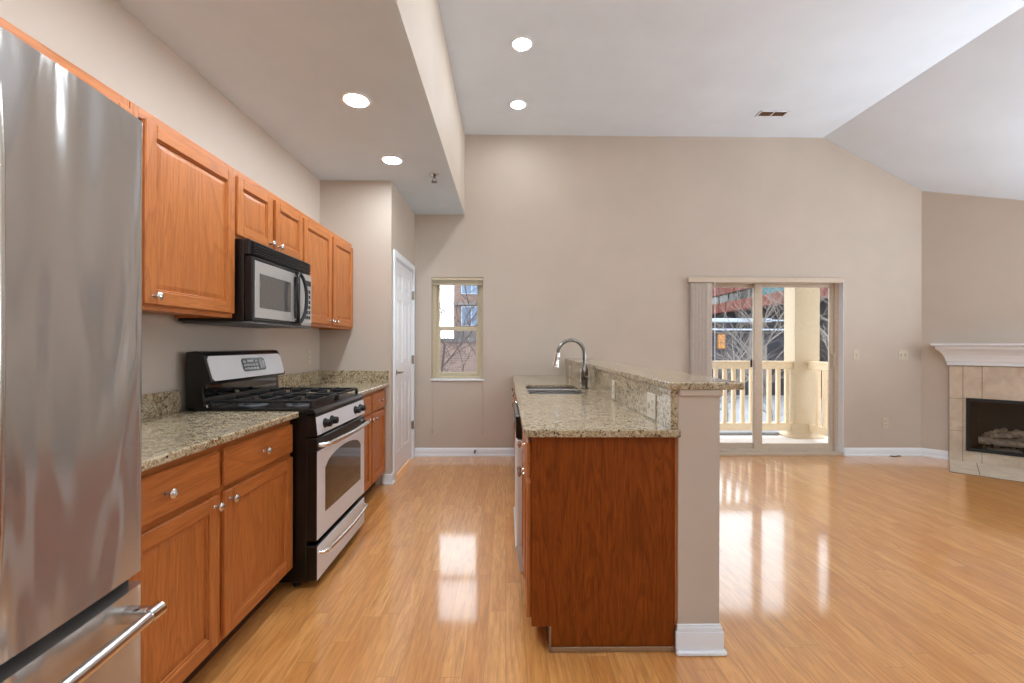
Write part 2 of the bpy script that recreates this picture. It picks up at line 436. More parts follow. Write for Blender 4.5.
b.add([(XW - .1, REAR_Y, ZK), (XW - .1, DB, ZK), (XW - .1, DB, ZC + .1), (XW - .1, REAR_Y, ZC + .1)], [(0, 1, 2, 3)], 0)
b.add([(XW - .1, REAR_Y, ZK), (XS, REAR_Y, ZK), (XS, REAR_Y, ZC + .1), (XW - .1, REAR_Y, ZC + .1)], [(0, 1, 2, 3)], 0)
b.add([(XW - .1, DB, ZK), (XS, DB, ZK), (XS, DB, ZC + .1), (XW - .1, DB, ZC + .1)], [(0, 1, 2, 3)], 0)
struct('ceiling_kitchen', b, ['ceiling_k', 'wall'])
struct('wall_left', MB().box(XW - 0.1, XW, REAR_Y, DP + 0.01, 0, ZK), 'wall')
PDY0, PDY1, PDZ = 4.130, 4.905, 2.085               # pantry door opening
b = MB().box(XW, XP, DP, DP + 0.09, 0, ZK)
b.box(XP - 0.09, XP, DP + 0.09, PDY0, 0, ZK).box(XP - 0.09, XP, PDY1, DB, 0, ZK).box(XP - 0.09, XP, PDY0, PDY1, PDZ, ZK)
struct('wall_pantry', b, 'wall')
# back wall with window and sliding door openings
WX0, WX1, WZ0, WZ1 = -0.854, -0.265, 0.874, 2.036
SX0, SX1, SZ1 = 2.103, 3.881, 2.035
BT = 0.17
b = MB()
b.box(XW, WX0, DB, DB + BT, 0, ZC + .1).box(WX0, WX1, DB, DB + BT, 0, WZ0).box(WX0, WX1, DB, DB + BT, WZ1, ZC + .1)
b.box(WX1, SX0, DB, DB + BT, 0, ZC + .1).box(SX0, SX1, DB, DB + BT, SZ1, ZC + .1)
b.prism([(SX1, -0.0), (XE + .17, 0), (XE + .17, zslope(XE + .17) + .03), (SX1, zslope(SX1) + .03)], 'y', DB, DB + BT)
struct('wall_back', b, 'wall')
# diagonal wall
n_ = (0.7071, 0.7071)
b = MB(); p0 = (XE, DB); p1 = (DG_X, DG_Y)
q0 = (p0[0] + .12 * n_[0], p0[1] + .12 * n_[1]); q1 = (p1[0] + .12 * n_[0], p1[1] + .12 * n_[1])
zz = lambda p: zslope(p[0]) + 0.03
def dpt(sv, t, z): return (XE + sv * DIAG[0] + t * n_[0], DB + sv * DIAG[1] + t * n_[1], z)
LD = math.hypot(p1[0] - p0[0], p1[1] - p0[1]); OX0, OX1, OZ0, OZ1 = .365, 1.195, .133, .695
def dwall(s0_, s1_, z0_, za_, zb_):
    v = [dpt(s0_, 0, z0_), dpt(s1_, 0, z0_), dpt(s1_, .12, z0_), dpt(s0_, .12, z0_), dpt(s0_, 0, za_), dpt(s1_, 0, zb_), dpt(s1_, .12, zb_), dpt(s0_, .12, za_)]
    b.add(v, [(0, 1, 2, 3), (4, 5, 6, 7), (0, 1, 5, 4), (1, 2, 6, 5), (2, 3, 7, 6), (3, 0, 4, 7)])
zs2 = lambda sv: zslope(XE + sv * DIAG[0]) + .03
dwall(0, OX0, 0, zs2(0), zs2(OX0)); dwall(OX1, LD, 0, zs2(OX1), zs2(LD)); dwall(OX0, OX1, 0, OZ0, OZ0); dwall(OX0, OX1, OZ1, zs2(OX0), zs2(OX1))
struct('wall_diagonal', b, 'wall')
b = MB().box(RIGHT_X, RIGHT_X + .12, REAR_Y, 2.2, 0, 2.6).box(RIGHT_X, RIGHT_X + .12, 3.8, DG_Y + .1, 0, 2.6).box(RIGHT_X, RIGHT_X + .12, 2.2, 3.8, 0, 1.0).box(RIGHT_X, RIGHT_X + .12, 2.2, 3.8, 2.2, 2.6)
struct('wall_right', b, 'wall')
b = MB(); y0, y1 = REAR_Y - .12, REAR_Y
b.box(XW - .1, 0.6, y0, y1, 0, ZC).box(0.6, 4.6, y0, y1, 0, 1.85).box(0.6, 4.6, y0, y1, 2.55, ZC).box(4.6, RIGHT_X + .1, y0, y1, 0, ZC)
struct('wall_rear', b, 'wall')

# window-like frames added in front of the two unseen fill lamps
b = MB()
for z0, z1 in ((1.0, 1.05), (2.15, 2.2), (1.58, 1.62)): b.box(RIGHT_X + .03, RIGHT_X + .07, 2.25, 3.75, z0, z1)
for y0, y1 in ((2.2, 2.25), (2.98, 3.02), (3.75, 3.8)): b.box(RIGHT_X + .029, RIGHT_X + .071, y0, y1, 1.0, 2.2)
struct('fill_frame_right', b, 'trim')
b = MB()
for z0, z1 in ((1.85, 1.9), (2.5, 2.55)): b.box(.65, 4.55, REAR_Y - .08, REAR_Y - .04, z0, z1)
for k in range(5): b.box(.6 + k * .9875, .65 + k * .9875, REAR_Y - .081, REAR_Y - .039, 1.85, 2.55)
struct('fill_frame_rear', b, 'trim')

# baseboards
def base_profile(t=0.014, h=0.121):
    return [(0, 0), (t + .008, 0), (t + .008, .016), (t, .02), (t, h * .74), (t - .003, h * .78), (t - .004, h * .93), (t * .4, h), (0, h)]
def baseboard(name, a, c, inward, h=0.118):
    """from a to c on the floor; inward is the unit normal into the room"""
    mb = MB(); pr = base_profile(h=h); n = len(pr); v = []
    for p in (a, c): v += [(p[0] + inward[0] * d, p[1] + inward[1] * d, z) for d, z in pr]
    mb.add(v, [(i, (i + 1) % n, n + (i + 1) % n, n + i) for i in range(n)]); mb.add(v[:n], [range(n)]); mb.add(v[n:], [range(n)])
    return struct(name, mb, 'trim')
baseboard('baseboard_back_left', (XP, DB), (0.10, DB), (0, -1), 0.093)
baseboard('baseboard_back_right', (SX1, DB), (XE + .006, DB), (0, -1), 0.093)
baseboard('baseboard_back_middle', (0.895, DB), (SX0, DB), (0, -1), 0.093)
baseboard('baseboard_diagonal', (XE, DB), (XE + .225 * .7071, DB - .225 * .7071), (-.7071, -.7071), 0.093)
# pantry corner baseboard returns round the corner to the door casing
b = MB().box(XP - .075, XP + .02, DP - .014, DP, 0, .093, .003).box(XP, XP + .0163, DP + .0, DP + .066, 0, .0927, .003)
b.box(XP - .06, XP + .028, DP - .022, DP, 0, .018, .003).box(XP, XP + .0263, DP, DP + .066, 0, .0177, .003)
struct('baseboard_pantry', b, 'trim')

# half wall of the peninsula
HX0, HX1, HY = 0.707, 0.878, 1.800
struct('wall_peninsula', MB().box(HX0, HX1, HY, DB, 0, 1.083), 'wall')
b = MB()
b.box(HX0 - .006, HX1 + .004, HY - .004, HY, .121, .1215)
for (t, z0, z1, bv) in ((.014, .022, .094, .002), (.010, .094, .113, .003), (.006, .113, .122, .003), (.024, 0, .022, .006)):
    b.box(HX0 - (.012 if t > .012 else .006), HX1 + t, HY - t, HY, z0, z1, bv)
    b.box(HX1, HX1 + t, HY, DB, z0, z1, bv)
struct('baseboard_peninsula', b, 'trim')
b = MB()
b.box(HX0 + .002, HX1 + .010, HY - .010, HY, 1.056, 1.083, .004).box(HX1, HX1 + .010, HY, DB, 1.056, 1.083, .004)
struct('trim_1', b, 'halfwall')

# ------------------------------------------------------------------ pantry door
b = MB(); cw = .062; t = .016
b.box(XP, XP + t, PDY0 - cw, PDY0, 0, PDZ + cw, .004).box(XP, XP + t, PDY1, PDY1 + cw, 0, PDZ + cw, .004).box(XP, XP + t, PDY0, PDY1, PDZ, PDZ + cw, .004)
b.box(XP - .09, XP, PDY0, PDY0 + .012, 0, PDZ).box(XP - .09, XP, PDY1 - .012, PDY1, 0, PDZ).box(XP - .09, XP, PDY0, PDY1, PDZ - .012, PDZ)
struct('trim_2', b, 'trim')
y0, y1, xf = PDY0 + .015, PDY1 - .015, XP - .006
b = MB(); zt = PDZ - .016; zb = .022
st, mid = .11, .10; ym = (y0 + y1) / 2
rows = [(zb, .23), (.92, 1.09), (1.70, 1.79), (zt - .12, zt)]     # rails
b.box(xf - .035, xf - .008, y0, y1, zb, zt)
for a_, c_ in ((y0, y0 + st), (ym - mid / 2, ym + mid / 2), (y1 - st, y1)): b.box(xf - .02, xf, a_, c_, zb, zt, .003)
for a_, c_ in rows: b.box(xf - .02, xf - .0004, y0, y1, a_, c_, .003)
for k in range(3):
    for a_, c_ in ((y0 + st, ym - mid / 2), (ym + mid / 2, y1 - st)):
        za, zc = rows[k][1] + .03, rows[k + 1][0] - .03
        b.box(xf - .02, xf - .002, a_ + .03, c_ - .03, za, zc, .010)
pd = struct('door_1', b, 'door')
ly, lz = PDY0 + .075, 1.0
b = MB().lathe([(.028, 0), (.028, .004), (.022, .010), (.010, .014), (.010, .045)], (xf, ly, lz), 'x')
b.tube([(xf + .042, ly - .012, lz), (xf + .046, ly + .02, lz), (xf + .046, ly + .07, lz - .002), (xf + .042, ly + .115, lz - .004)], [.010, .009, .008, .006], 10)
obj('lever_handle', b, 'brass', pd, label='dark nickel lever handle')
for zc in (.38, 1.10, 1.81):
    b = MB().box(XP - .004, XP + .0175, y1 - .006, y1 + .026, zc - .045, zc + .045, .002).lathe([(.006, 0), (.006, .094)], (XP + .018, y1 + .004, zc - .047), 'z', 10)
    obj('hinge', b, 'brass', pd)
# lever handle of the door stop on the back baseboard
b = MB().lathe([(.013, 0), (.013, .005), (.006, .007), (.006, .062), (.011, .064), (.011, .078)], (-.353, DB - .016, .062), 'y', 12, sign=-1)
obj('door_stop', b, 'faucet', loc=(-.353, DB - .016, .062), label='small metal spring door stop on white baseboard below the window', cat='door stop')

# ------------------------------------------------------------------ small window
wy = DB + .075
b = MB(); fw = .045
b.box(WX0, WX0 + fw, wy, DB + BT, WZ0, WZ1, .004).box(WX1 - fw, WX1, wy, DB + BT, WZ0, WZ1, .004)
b.box(WX0 + fw, WX1 - fw, wy, DB + BT, WZ0, WZ0 + .03, .004).box(WX0 + fw, WX1 - fw, wy, DB + BT, WZ1 - .05, WZ1, .004)
w1 = struct('window_1', b, 'almond')
zm = 1.455
b = MB(); yy0, yy1 = wy + .05, wy + .075
sx0, sx1 = WX0 + fw, WX1 - fw
b.box(sx0, sx0 + .03, yy0, yy1, zm - .02, WZ1 - .05, .003).box(sx1 - .03, sx1, yy0, yy1, zm - .02, WZ1 - .05, .003).box(sx0 + .03, sx1 - .03, yy0, yy1, zm - .025, zm + .012, .003).box(sx0 + .03, sx1 - .03, yy0, yy1, WZ1 - .075, WZ1 - .05, .003)
up = obj('upper_sash', b, 'almond', w1)
obj('pane', MB().box(sx0 + .028, sx1 - .028, yy0 + .01, yy0 + .014, zm + .01, WZ1 - .07), 'glass', up)
b = MB(); yy0, yy1 = wy + .018, wy + .046
b.box(sx0, sx0 + .04, yy0, yy1, WZ0 + .03, zm + .022, .003).box(sx1 - .04, sx1, yy0, yy1, WZ0 + .03, zm + .022, .003).box(sx0 + .04, sx1 - .04, yy0, yy1, WZ0 + .03, WZ0 + .075, .003).box(sx0 + .04, sx1 - .04, yy0, yy1, zm - .022, zm + .022, .003)
lo = obj('lower_sash', b, 'almond', w1)
obj('pane', MB().box(sx0 + .038, sx1 - .038, yy0 + .01, yy0 + .014, WZ0 + .07, zm - .02), 'glass', lo)
obj('window_sill', MB().box(WX0 - .012, WX1 + .012, DB - .016, wy + .02, WZ0 - .018, WZ0 + .002, .004), 'trim', w1)
# raised mini blind
bl = thing('window_blind', 'raised beige mini blind stacked at the head of the small window', 'blind', ((WX0 + WX1) / 2, DB + .03, WZ1 - .07))
obj('headrail', MB().box(WX0 + .004, WX1 - .004, DB + .008, DB + .046, WZ1 - .034, WZ1 - .003, .002), 'almond', bl)
b = MB()
for i in range(9): b.box(WX0 + .008, WX1 - .008, DB + .012, DB + .042, WZ1 - .037 - .0035 * i - .0016, WZ1 - .037 - .0035 * i, 0)
b.box(WX0 + .008, WX1 - .008, DB + .012, DB + .042, WZ1 - .085, WZ1 - .070, .003)
obj('slat_stack', b, 'almond', bl)
for xc in (WX0 + .014, WX1 - .004):
    b = MB().tube([(xc, DB + .006, WZ1 - .03), (xc, DB - .004, 1.6), (xc, DB - .020, WZ0 + .004), (xc, DB - .008, .6), (xc, DB - .007, .30)], .0017, 6)
    cd = obj('lift_cord', b, 'cord', bl)
    obj('tassel', MB().lathe([(.003, .04), (.007, .03), (.008, .0), (.004, -.004)], (xc, DB - .010, .265), 'z', 10), 'cord', cd)

# ------------------------------------------------------------------ sliding door
dy = DB + .075
b = MB()
b.box(SX1 - .05, SX1, dy, DB + BT, .036, SZ1, .003).box(SX0, SX0 + .05, dy, DB + BT, .036, SZ1, .003).box(SX0 + .05, SX1 - .05, dy, DB + BT, SZ1 - .05, SZ1, .003)
b.box(SX0, SX1, DB + .004, DB + BT, .0, .035, .004).box(SX0 + .05, SX1 - .05, dy + .01, DB + BT, .035, .06, .003)
sd = struct('door_2', b, 'sd_frame')
ox0, ox1 = SX0 + .05, SX1 - .05
xm = 2.948
def leaf(name, x0, x1, y0, sl, sr, zb, zt):
    b = MB(); y1 = y0 + .035
    b.box(x0, x0 + sl, y0, y1, zb, zt, .004).box(x1 - sr, x1, y0, y1, zb, zt, .004).box(x0 + sl, x1 - sr, y0, y1, zb, zb + .06, .004).box(x0 + sl, x1 - sr, y0, y1, zt - .035, zt, .004)
    o = obj(name, b, 'sd_frame', sd)
    obj('pane', MB().box(x0 + sl - .005, x1 - sr + .005, y0 + .014, y0 + .019, zb + .055, zt - .03), 'glass', o)
    return o
lf = leaf('sliding_leaf', ox0, xm - .005, dy + .052, .055, .03, .06, SZ1 - .05)
leaf('fixed_leaf', xm - .052, ox1, dy + .012, .095, .045, .06, SZ1 - .05)
b = MB().box(2.868, 2.890, dy + .035, dy + .055, 1.01, 1.105, .006)
obj('latch', b, 'black_plastic', lf, label='small black latch')
struct('trim_3', MB().box(SX1 - .005, SX1, DB - .001, dy, .036, SZ1, .001).box(SX0, SX0 + .005, DB - .001, dy, .036, SZ1, .001).box(SX0 + .005, SX1 - .005, DB - .001, dy, SZ1 - .005, SZ1, .001), 'trim')
# grab handle at the right jamb
b = MB().tube([(ox1 - .02, dy + .012, 1.17), (ox1 - .02, dy - .02, 1.165), (ox1 - .02, dy - .024, 1.10), (ox1 - .02, dy - .02, 1.03), (ox1 - .02, dy + .012, 1.025)], .009, 8)
obj('grab_handle', b, 'plate', sd)
# vertical blind
vb = thing('vertical_blind', 'beige vertical blind drawn to the left side of the sliding door', 'blind', ((SX0 + SX1) / 2, DB - .03, SZ1 - .05))
b = MB().box(2.065, 3.834, DB - .055, DB - .002, SZ1 - .052, SZ1 + .006, .004)
obj('headrail', b, 'sd_frame', vb)
nsl = 15
for i in range(nsl):
    xc = SX0 + .030 + i * .0130
    mb = MB(); n = 6; v = []
    a_ = R(20 + (i % 3) * 2)
    for j in range(n + 1):
        u = (j / n - .5) * .082; bow = .006 * (1 - (2 * j / n - 1) ** 2)
        v += [(xc + u * cos(a_) - bow * sin(a_), DB - .026 + u * sin(a_) - bow * cos(a_), z) for z in (.03, SZ1 - .055)]
    f = [(2 * j, 2 * j + 1, 2 * j + 3, 2 * j + 2) for j in range(n)]
    mb.add(v, f, 0, True)
    off = [(p[0] + .0012, p[1], p[2]) for p in v]; mb.add(off, f, 0, True)
    obj('blind_slat', mb, 'blind', vb)
obj('wand', MB().tube([(SX0 + .262, DB - .05, SZ1 - .055), (SX0 + .262, DB - .052, .9)], .004, 8), 'trim', vb)

# ------------------------------------------------------------------ cabinets
def cab_door(mb, x, s, y0, y1, z0, z1, fr=.056, th=.019):
    """front of a door whose back lies at x and faces s*X. material 0 vertical grain, 1 horizontal grain"""
    xa, xb = x, x + s * th
    mb.box(xa, xb, y0, y0 + fr, z0, z1, .0035, 0).box(xa, xb, y1 - fr, y1, z0, z1, .0035, 0)
    mb.box(xa, xb, y0 + fr, y1 - fr, z0, z0 + fr, .0035, 1).box(xa, xb, y0 + fr, y1 - fr, z1 - fr, z1, .0035, 1)
    # inner bead
    q = .007
    for (a, c, d, e, mi) in ((y0 + fr, y0 + fr + q, z0 + fr, z1 - fr, 0), (y1 - fr - q, y1 - fr, z0 + fr, z1 - fr, 0), (y0 + fr, y1 - fr, z0 + fr, z0 + fr + q, 1), (y0 + fr, y1 - fr, z1 - fr - q, z1 - fr, 1)):
        mb.box(xa, x + s * th * .62, a, c, d, e, .0025, mi)
    # flat centre panel with a shallow raised field
    mb.box(xa, x + s * th * .30, y0 + fr, y1 - fr, z0 + fr, z1 - fr, 0, 0)
    g = .022; ya, yb, za, zb = y0 + fr + q, y1 - fr - q, z0 + fr + q, z1 - fr - q
    x1, x2 = x + s * th * .30, x + s * th * .50
    if yb - ya > 3 * g:
        v = [(x1, ya, za), (x1, yb, za), (x1, yb, zb), (x1, ya, zb), (x2, ya + g, za + g), (x2, yb - g, za + g), (x2, yb - g, zb - g), (x2, ya + g, zb - g)]
        mb.add(v, [(0, 1, 5, 4), (1, 2, 6, 5), (2, 3, 7, 6), (3, 0, 4, 7), (4, 5, 6, 7)], 0)
    return mb
def knob(parent, x, s, y, z):
    b = MB().lathe([(.008, 0), (.006, .004), (.005, .012), (.009, .016), (.0155, .021), (.0165, .026), (.0125, .031), (.004, .0335)], (x, y, z), 'x', 16, sign=s)
    return obj('knob', b, 'nickel', parent)
OAK = ['oak_v', 'oak_h']
def upper_cabinet(label, y0, y1, z0, z1, doors, knobs, xfront=-1.384, rail=None):
    t = thing('upper_cabinet', label, 'cabinet', (XW, (y0 + y1) / 2, z0), 0, 'oak wall cabinets above the left counter')
    xb = xfront - .019
    b = MB().box(XW + .002, xb - .019, y0 + .001, y1 - .001, z0 + .012, z1, .001, 0)
    # face frame
    b.box(xb - .019, xb, y0 + .001, y0 + .036, z0, z1, .001, 0).box(xb - .019, xb, y1 - .036, y1 - .001, z0, z1, .001, 0)
    b.box(xb - .019, xb, y0 + .036, y1 - .036, z0, z0 + .04, .001, 1).box(xb - .019, xb, y0 + .036, y1 - .036, z1 - .04, z1, .001, 1)
    if len(doors) == 2: b.box(xb - .019, xb + .0005, doors[0][1] - .02, doors[1][0] + .02, z0 + .0405, z1 - .0405, .0005, 0)
    # side skirts under the box
    b.box(XW + .002, xb - .019, y0 + .001, y0 + .016, z0, z0 + .012).box(XW + .002, xb - .019, y1 - .016, y1 - .001, z0, z0 + .012)
    obj('cabinet_body', b, OAK, t)
    for (a, c, za, zc), (ky, kz) in zip(doors, knobs):
        d = obj('door', cab_door(MB(), xb + .001, 1, a, c, za, zc, .056 if zc - za > .4 else .05), OAK, t)
        knob(d, xb + .020, 1, ky, kz)
    return t
upper_cabinet('oak wall cabinet above the refrigerator, only its lower front edge and top rail showing', .70, 1.655, 1.86, 2.170,
              [(.715, 1.165, 1.875, 2.13), (1.19, 1.640, 1.875, 2.13)], [(1.12, 1.915), (1.235, 1.915)])
upper_cabinet('large single-door oak wall cabinet between the refrigerator and the microwave', 1.658, 2.272, 1.398, 2.170,
              [(1.705, 2.262, 1.420, 2.132)], [(1.745, 1.452)])
upper_cabinet('short oak wall cabinet with two small doors directly above the microwave', 2.274, 3.016, 1.812, 2.170,
              [(2.285, 2.622, 1.828, 2.132), (2.662, 3.006, 1.828, 2.132)], [(2.595, 1.855), (2.690, 1.855)])
upper_cabinet('tall two-door oak wall cabinet at the far end against the pantry wall', 3.018, 4.000, 1.398, 2.170,
              [(3.030, 3.508, 1.420, 2.132), (3.548, 3.990, 1.420, 2.132)], [(3.478, 1.450), (3.580, 1.450)])

def base_cabinet(name, label, xback, xf, s, y0, y1, doors, drawers, group, kn_d, kn_dr, body_top=None):
    t = thing(name, label, 'cabinet', ((xback + xf) / 2, (y0 + y1) / 2, 0), 0, group)
    xb = xf - s * .019
    zt = .888
    b = MB().box(xback, xb - s * .019, y0, y1, .105, body_top or zt - .002, .001, 0)
    if body_top: b.box(xback, xb - s * .019, y0, y0 + .016, body_top, zt - .002).box(xback, xb - s * .019, y1 - .016, y1, body_top, zt - .002)
    b.box(xb - s * .019, xb, y0, y0 + .036, .105, zt, .001, 0).box(xb - s * .019, xb, y1 - .036, y1, .105, zt, .001, 0)
    b.box(xb - s * .019, xb, y0 + .036, y1 - .036, .105, .14, .001, 1).box(xb - s * .019, xb, y0 + .036, y1 - .036, zt - .04, zt, .001, 1).box(xb - s * .019, xb, y0 + .036, y1 - .036, .685, .725, .001, 1)
    if len(doors) == 2: b.box(xb - s * .019, xb + s * .0005, doors[0][1] - .02, doors[1][0] + .02, .1405, zt - .0405, .0005, 0)
    obj('cabinet_body', b, OAK, t)
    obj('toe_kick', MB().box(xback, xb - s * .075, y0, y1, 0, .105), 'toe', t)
    for (a, c), (ky, kz) in zip(doors, kn_d):
        d = obj('door', cab_door(MB(), xb + s * .001, s, a, c, .122, .692), OAK, t); knob(d, xb + s * .020, s, ky, kz)
    for (a, c), ky in zip(drawers, kn_dr):
        b = MB().box(xb + s * .001, xb + s * .020, a, c, .713, .858, .006, 1)
        d = obj('drawer', b, OAK, t); knob(d, xb + s * .020, s, ky, .785)
    return t
XC = -1.064                                         # counter front edge on the left
XF = -1.090                                         # front of the doors
base_cabinet('base_cabinet', 'oak base cabinet with two doors and two drawers between the refrigerator and the range', XW + .002, XF, 1, 1.130, 2.276,
             [(1.150, 1.692), (1.724, 2.267)], [(1.150, 1.692), (1.724, 2.267)], 'oak base cabinets', [(1.664, .655), (1.755, .655)], [1.425, 1.995])
base_cabinet('base_cabinet', 'oak base cabinet between the range and the pantry wall', XW + .002, XF, 1, 3.054, 4.000,
             [(3.066, 3.577), (3.603, 3.990)], [(3.066, 3.577), (3.603, 3.990)], 'oak base cabinets', [(3.548, .655), (3.632, .655)], [3.32, 3.80])

def slab(name, label, mbf, loc, grp='granite countertops and splashes'):
    return obj(name, mbf, 'granite', loc=loc, label=label, cat='countertop' if 'counter' in name or 'bar' in name else 'backsplash', group=grp)
ZT = .920
slab('countertop', 'speckled granite countertop between the refrigerator and the range', MB().box(XW + .002, XC, 1.125, 2.279, .889, ZT, .006, 0, 2), (-1.38, 1.70, .889))
slab('countertop', 'speckled granite countertop between the range and the pantry wall', MB().box(XW + .002, XC, 3.051, 4.002, .889, ZT, .006, 0, 2), (-1.38, 3.52, .889))
slab('backsplash', 'low granite backsplash strip between the refrigerator and the range', MB().box(XW + .002, XW + .024, 1.125, 2.279, ZT, 1.030, .002), (XW + .013, 1.70, ZT))
slab('backsplash', 'low granite backsplash strip behind the counter right of the range', MB().box(XW + .002, XW + .024, 3.051, 3.979, ZT, 1.030, .002), (XW + .013, 3.52, ZT))
slab('backsplash', 'low granite backsplash strip on the pantry wall at the counter end', MB().box(XW + .002, XP - .02, 3.980, 4.002, ZT, 1.030, .002), (-1.36, 3.99, ZT))

# ------------------------------------------------------------------ peninsula
IX0, IX1 = .071, .7125
YN = 1.786
SKX0, SKX1, SKY0, SKY1 = .158, .575, 3.10, 3.80
b = MB()
xs = [IX0, SKX0, SKX1, IX1 - .006]; ys = [YN, SKY0, SKY1, DB - .001]
b.box(xs[0], xs[1], ys[0], ys[3], .889, ZT, .005, 0, 2)
b = MB()
def ring_slab(b, xs, ys, z0, z1):
    idx = {}; v = []
    for k, z in enumerate((z0, z1)):
        for i, x in enumerate(xs):
            for j, y in enumerate(ys): idx[(i, j, k)] = len(v); v.append((x, y, z))
    f = []
    for i in range(len(xs) - 1):
        for j in range(len(ys) - 1):
            if (i, j) == (2, 2): continue
            for k in (0, 1): f.append((idx[i, j, k], idx[i + 1, j, k], idx[i + 1, j + 1, k], idx[i, j + 1, k]))
    nx, ny = len(xs) - 1, len(ys) - 1
    for i in range(nx):
        for j in (0, ny): f.append((idx[i, j, 0], idx[i + 1, j, 0], idx[i + 1, j, 1], idx[i, j, 1]))
    for j in range(ny):
        for i in (0, nx): f.append((idx[i, j, 0], idx[i, j + 1, 0], idx[i, j + 1, 1], idx[i, j, 1]))
    for (i, j, i2, j2) in ((2, 2, 3, 2), (3, 2, 3, 3), (3, 3, 2, 3), (2, 3, 2, 2)): f.append((idx[i, j, 0], idx[i2, j2, 0], idx[i2, j2, 1], idx[i, j, 1]))
    b.add(v, f)
e = .004
ring_slab(b, [IX0, IX0 + e, SKX0, SKX1, .700, .706], [YN + e, YN + .02, SKY0, SKY1, 4.9, DB - .001], .889, ZT)
b.box(IX0, IX1, YN, YN + e * 2.5, .889, ZT, .003)
slab('countertop', 'long granite countertop of the peninsula with the sink in it', b, (.38, 3.4, .889))
slab('bar_counter', 'raised granite breakfast bar slab on top of the peninsula half wall', MB().box(.668, .974, YN, DB - .001, 1.0835, 1.114, .005, 0, 2), (.82, 3.4, 1.083))
slab('backsplash', 'granite riser between the peninsula counter and the raised bar', MB().box(.676, .7065, 1.800, DB - .001, ZT + .0005, 1.083, .0015), (.69, 3.4, ZT))

# cabinets of the peninsula face the aisle on the left
IF = .088                                            # door fronts
t = base_cabinet('base_cabinet', 'oak base cabinet at the near end of the peninsula with a plain end panel', .6955, IF, -1, 1.832, 2.418,
                 [(1.842, 2.115), (2.135, 2.408)], [(1.842, 2.408)], 'oak base cabinets', [(2.09, .655), (2.16, .655)], [2.125])
pb = MB()
pb.prism([(.107, .105), (.182, .105), (.182, .022), (.698, .022), (.698, .888), (.107, .888)], 'y', 1.814, 1.8315)
obj('end_panel', pb, 'oak_panel', t, label='reddish brown wood grain end panel')
obj('corner_stile', MB().box(.6985, .7068, 1.808, 1.8315, .105, .888, .002), 'oak_v', t)
b = MB().box(.186, .7005, 1.806, 1.8135, .001, .022, .003).box(.179, .187, 1.804, 1.8315, .001, .104, .002)
obj('toe_moulding', b, 'vinyl', t)
base_cabinet('base_cabinet', 'oak sink base cabinet of the peninsula beyond the dishwasher', .6955, IF, -1, 3.034, 3.93,
             [(3.05, 3.475), (3.49, 3.915)], [(3.05, 3.475), (3.49, 3.915)], 'oak base cabinets', [(3.445, .655), (3.52, .655)], [3.26, 3.70], .70)
base_cabinet('base_cabinet', 'oak base cabinet of the peninsula nearest the back wall', .6955, IF, -1, 3.934, 5.0,
             [(3.95, 4.46), (4.48, 4.985)], [(3.95, 4.46), (4.48, 4.985)], 'oak base cabinets', [(4.43, .655), (4.51, .655)], [4.2, 4.73])
# dishwasher
dw = thing('dishwasher', 'stainless dishwasher with black control strip in the aisle side of the peninsula', 'dishwasher', (.38, 2.725, 0))
y0, y1 = 2.423, 3.029
obj('tub', MB().box(.105, .690, y0, y1, .02, .880), 'fridge_side', dw)
obj('door', MB().box(.060, .105, y0 + .003, y1 - .003, .165, .742, .006, 0, 2), 'steel', dw)
obj('control_strip', MB().box(.054, .105, y0 + .003, y1 - .003, .748, .874, .008, 0, 2), 'black', dw)
obj('kick_plate', MB().prism([(.105, .015), (.080, .015), (.052, .15), (.062, .161), (.105, .161)], 'y', y0 + .003, y1 - .003), 'steel', dw)
obj('pocket_grip', MB().box(.057, .064, y0 + .12, y1 - .12, .744, .7475, .001), 'black_plastic', dw)

# sink
sk = thing('sink', 'double bowl stainless undermount sink set in the peninsula counter', 'sink', (.37, 3.45, .70))
def bowl(y0, y1):
    b = MB(); x0, x1 = SKX0 + .014, SKX1 - .014
    zt, zb = .9, .715
    def rr(x0, x1, y0, y1, r, z, n=5):
        out = []
        for cx, cy_, a0 in ((x1 - r, y1 - r, 0), (x0 + r, y1 - r, 90), (x0 + r, y0 + r, 180), (x1 - r, y0 + r, 270)):
            out += [(cx + r * cos(R(a0 + 90 * k / n)), cy_ + r * sin(R(a0 + 90 * k / n)), z) for k in range(n + 1)]
        return out
    rings = [rr(x0 - .01, x1 + .01, y0 - .004, y1 + .004, .05, zt), rr(x0, x1, y0, y1, .05, zt - .002), rr(x0 + .008, x1 - .008, y0 + .008, y1 - .008, .05, zb + .03), rr(x0 + .03, x1 - .03, y0 + .03, y1 - .03, .04, zb)]
    n = len(rings[0]); v = [p for r_ in rings for p in r_]
    b.add(v, [(i * n + j, i * n + (j + 1) % n, (i + 1) * n + (j + 1) % n, (i + 1) * n + j) for i in range(3) for j in range(n)], 0, True)
    b.add(rings[-1], [list(range(n))], 0, True)
    return b
for a, c in ((3.112, 3.428), (3.472, 3.788)):
    bo = obj('bowl', bowl(a, c), 'sink_steel', sk)
    obj('drain', MB().lathe([(.045, 0), (.045, .003), (.03, .004), (.028, .002)], (.37, (a + c) / 2, .7155), 'z', 20), 'chrome', bo)
obj('divider', MB().box(SKX0 + .004, SKX1 - .004, 3.432, 3.468, .86, .9185, .004, 0, 2), 'handle_steel', sk)
b = MB()
for (x0_, x1_, y0_, y1_) in ((SKX0 - .002, SKX1 + .002, SKY0 - .002, SKY0 + .006), (SKX0 - .002, SKX1 + .002, SKY1 - .006, SKY1 + .002), (SKX0 - .002, SKX0 + .006, SKY0, SKY1), (SKX1 - .006, SKX1 + .002, SKY0, SKY1)):
    b.box(x0_ + .003, x1_ - .003, y0_ + .003, y1_ - .003, .8885, .904)
obj('rim', b, 'chrome', sk)
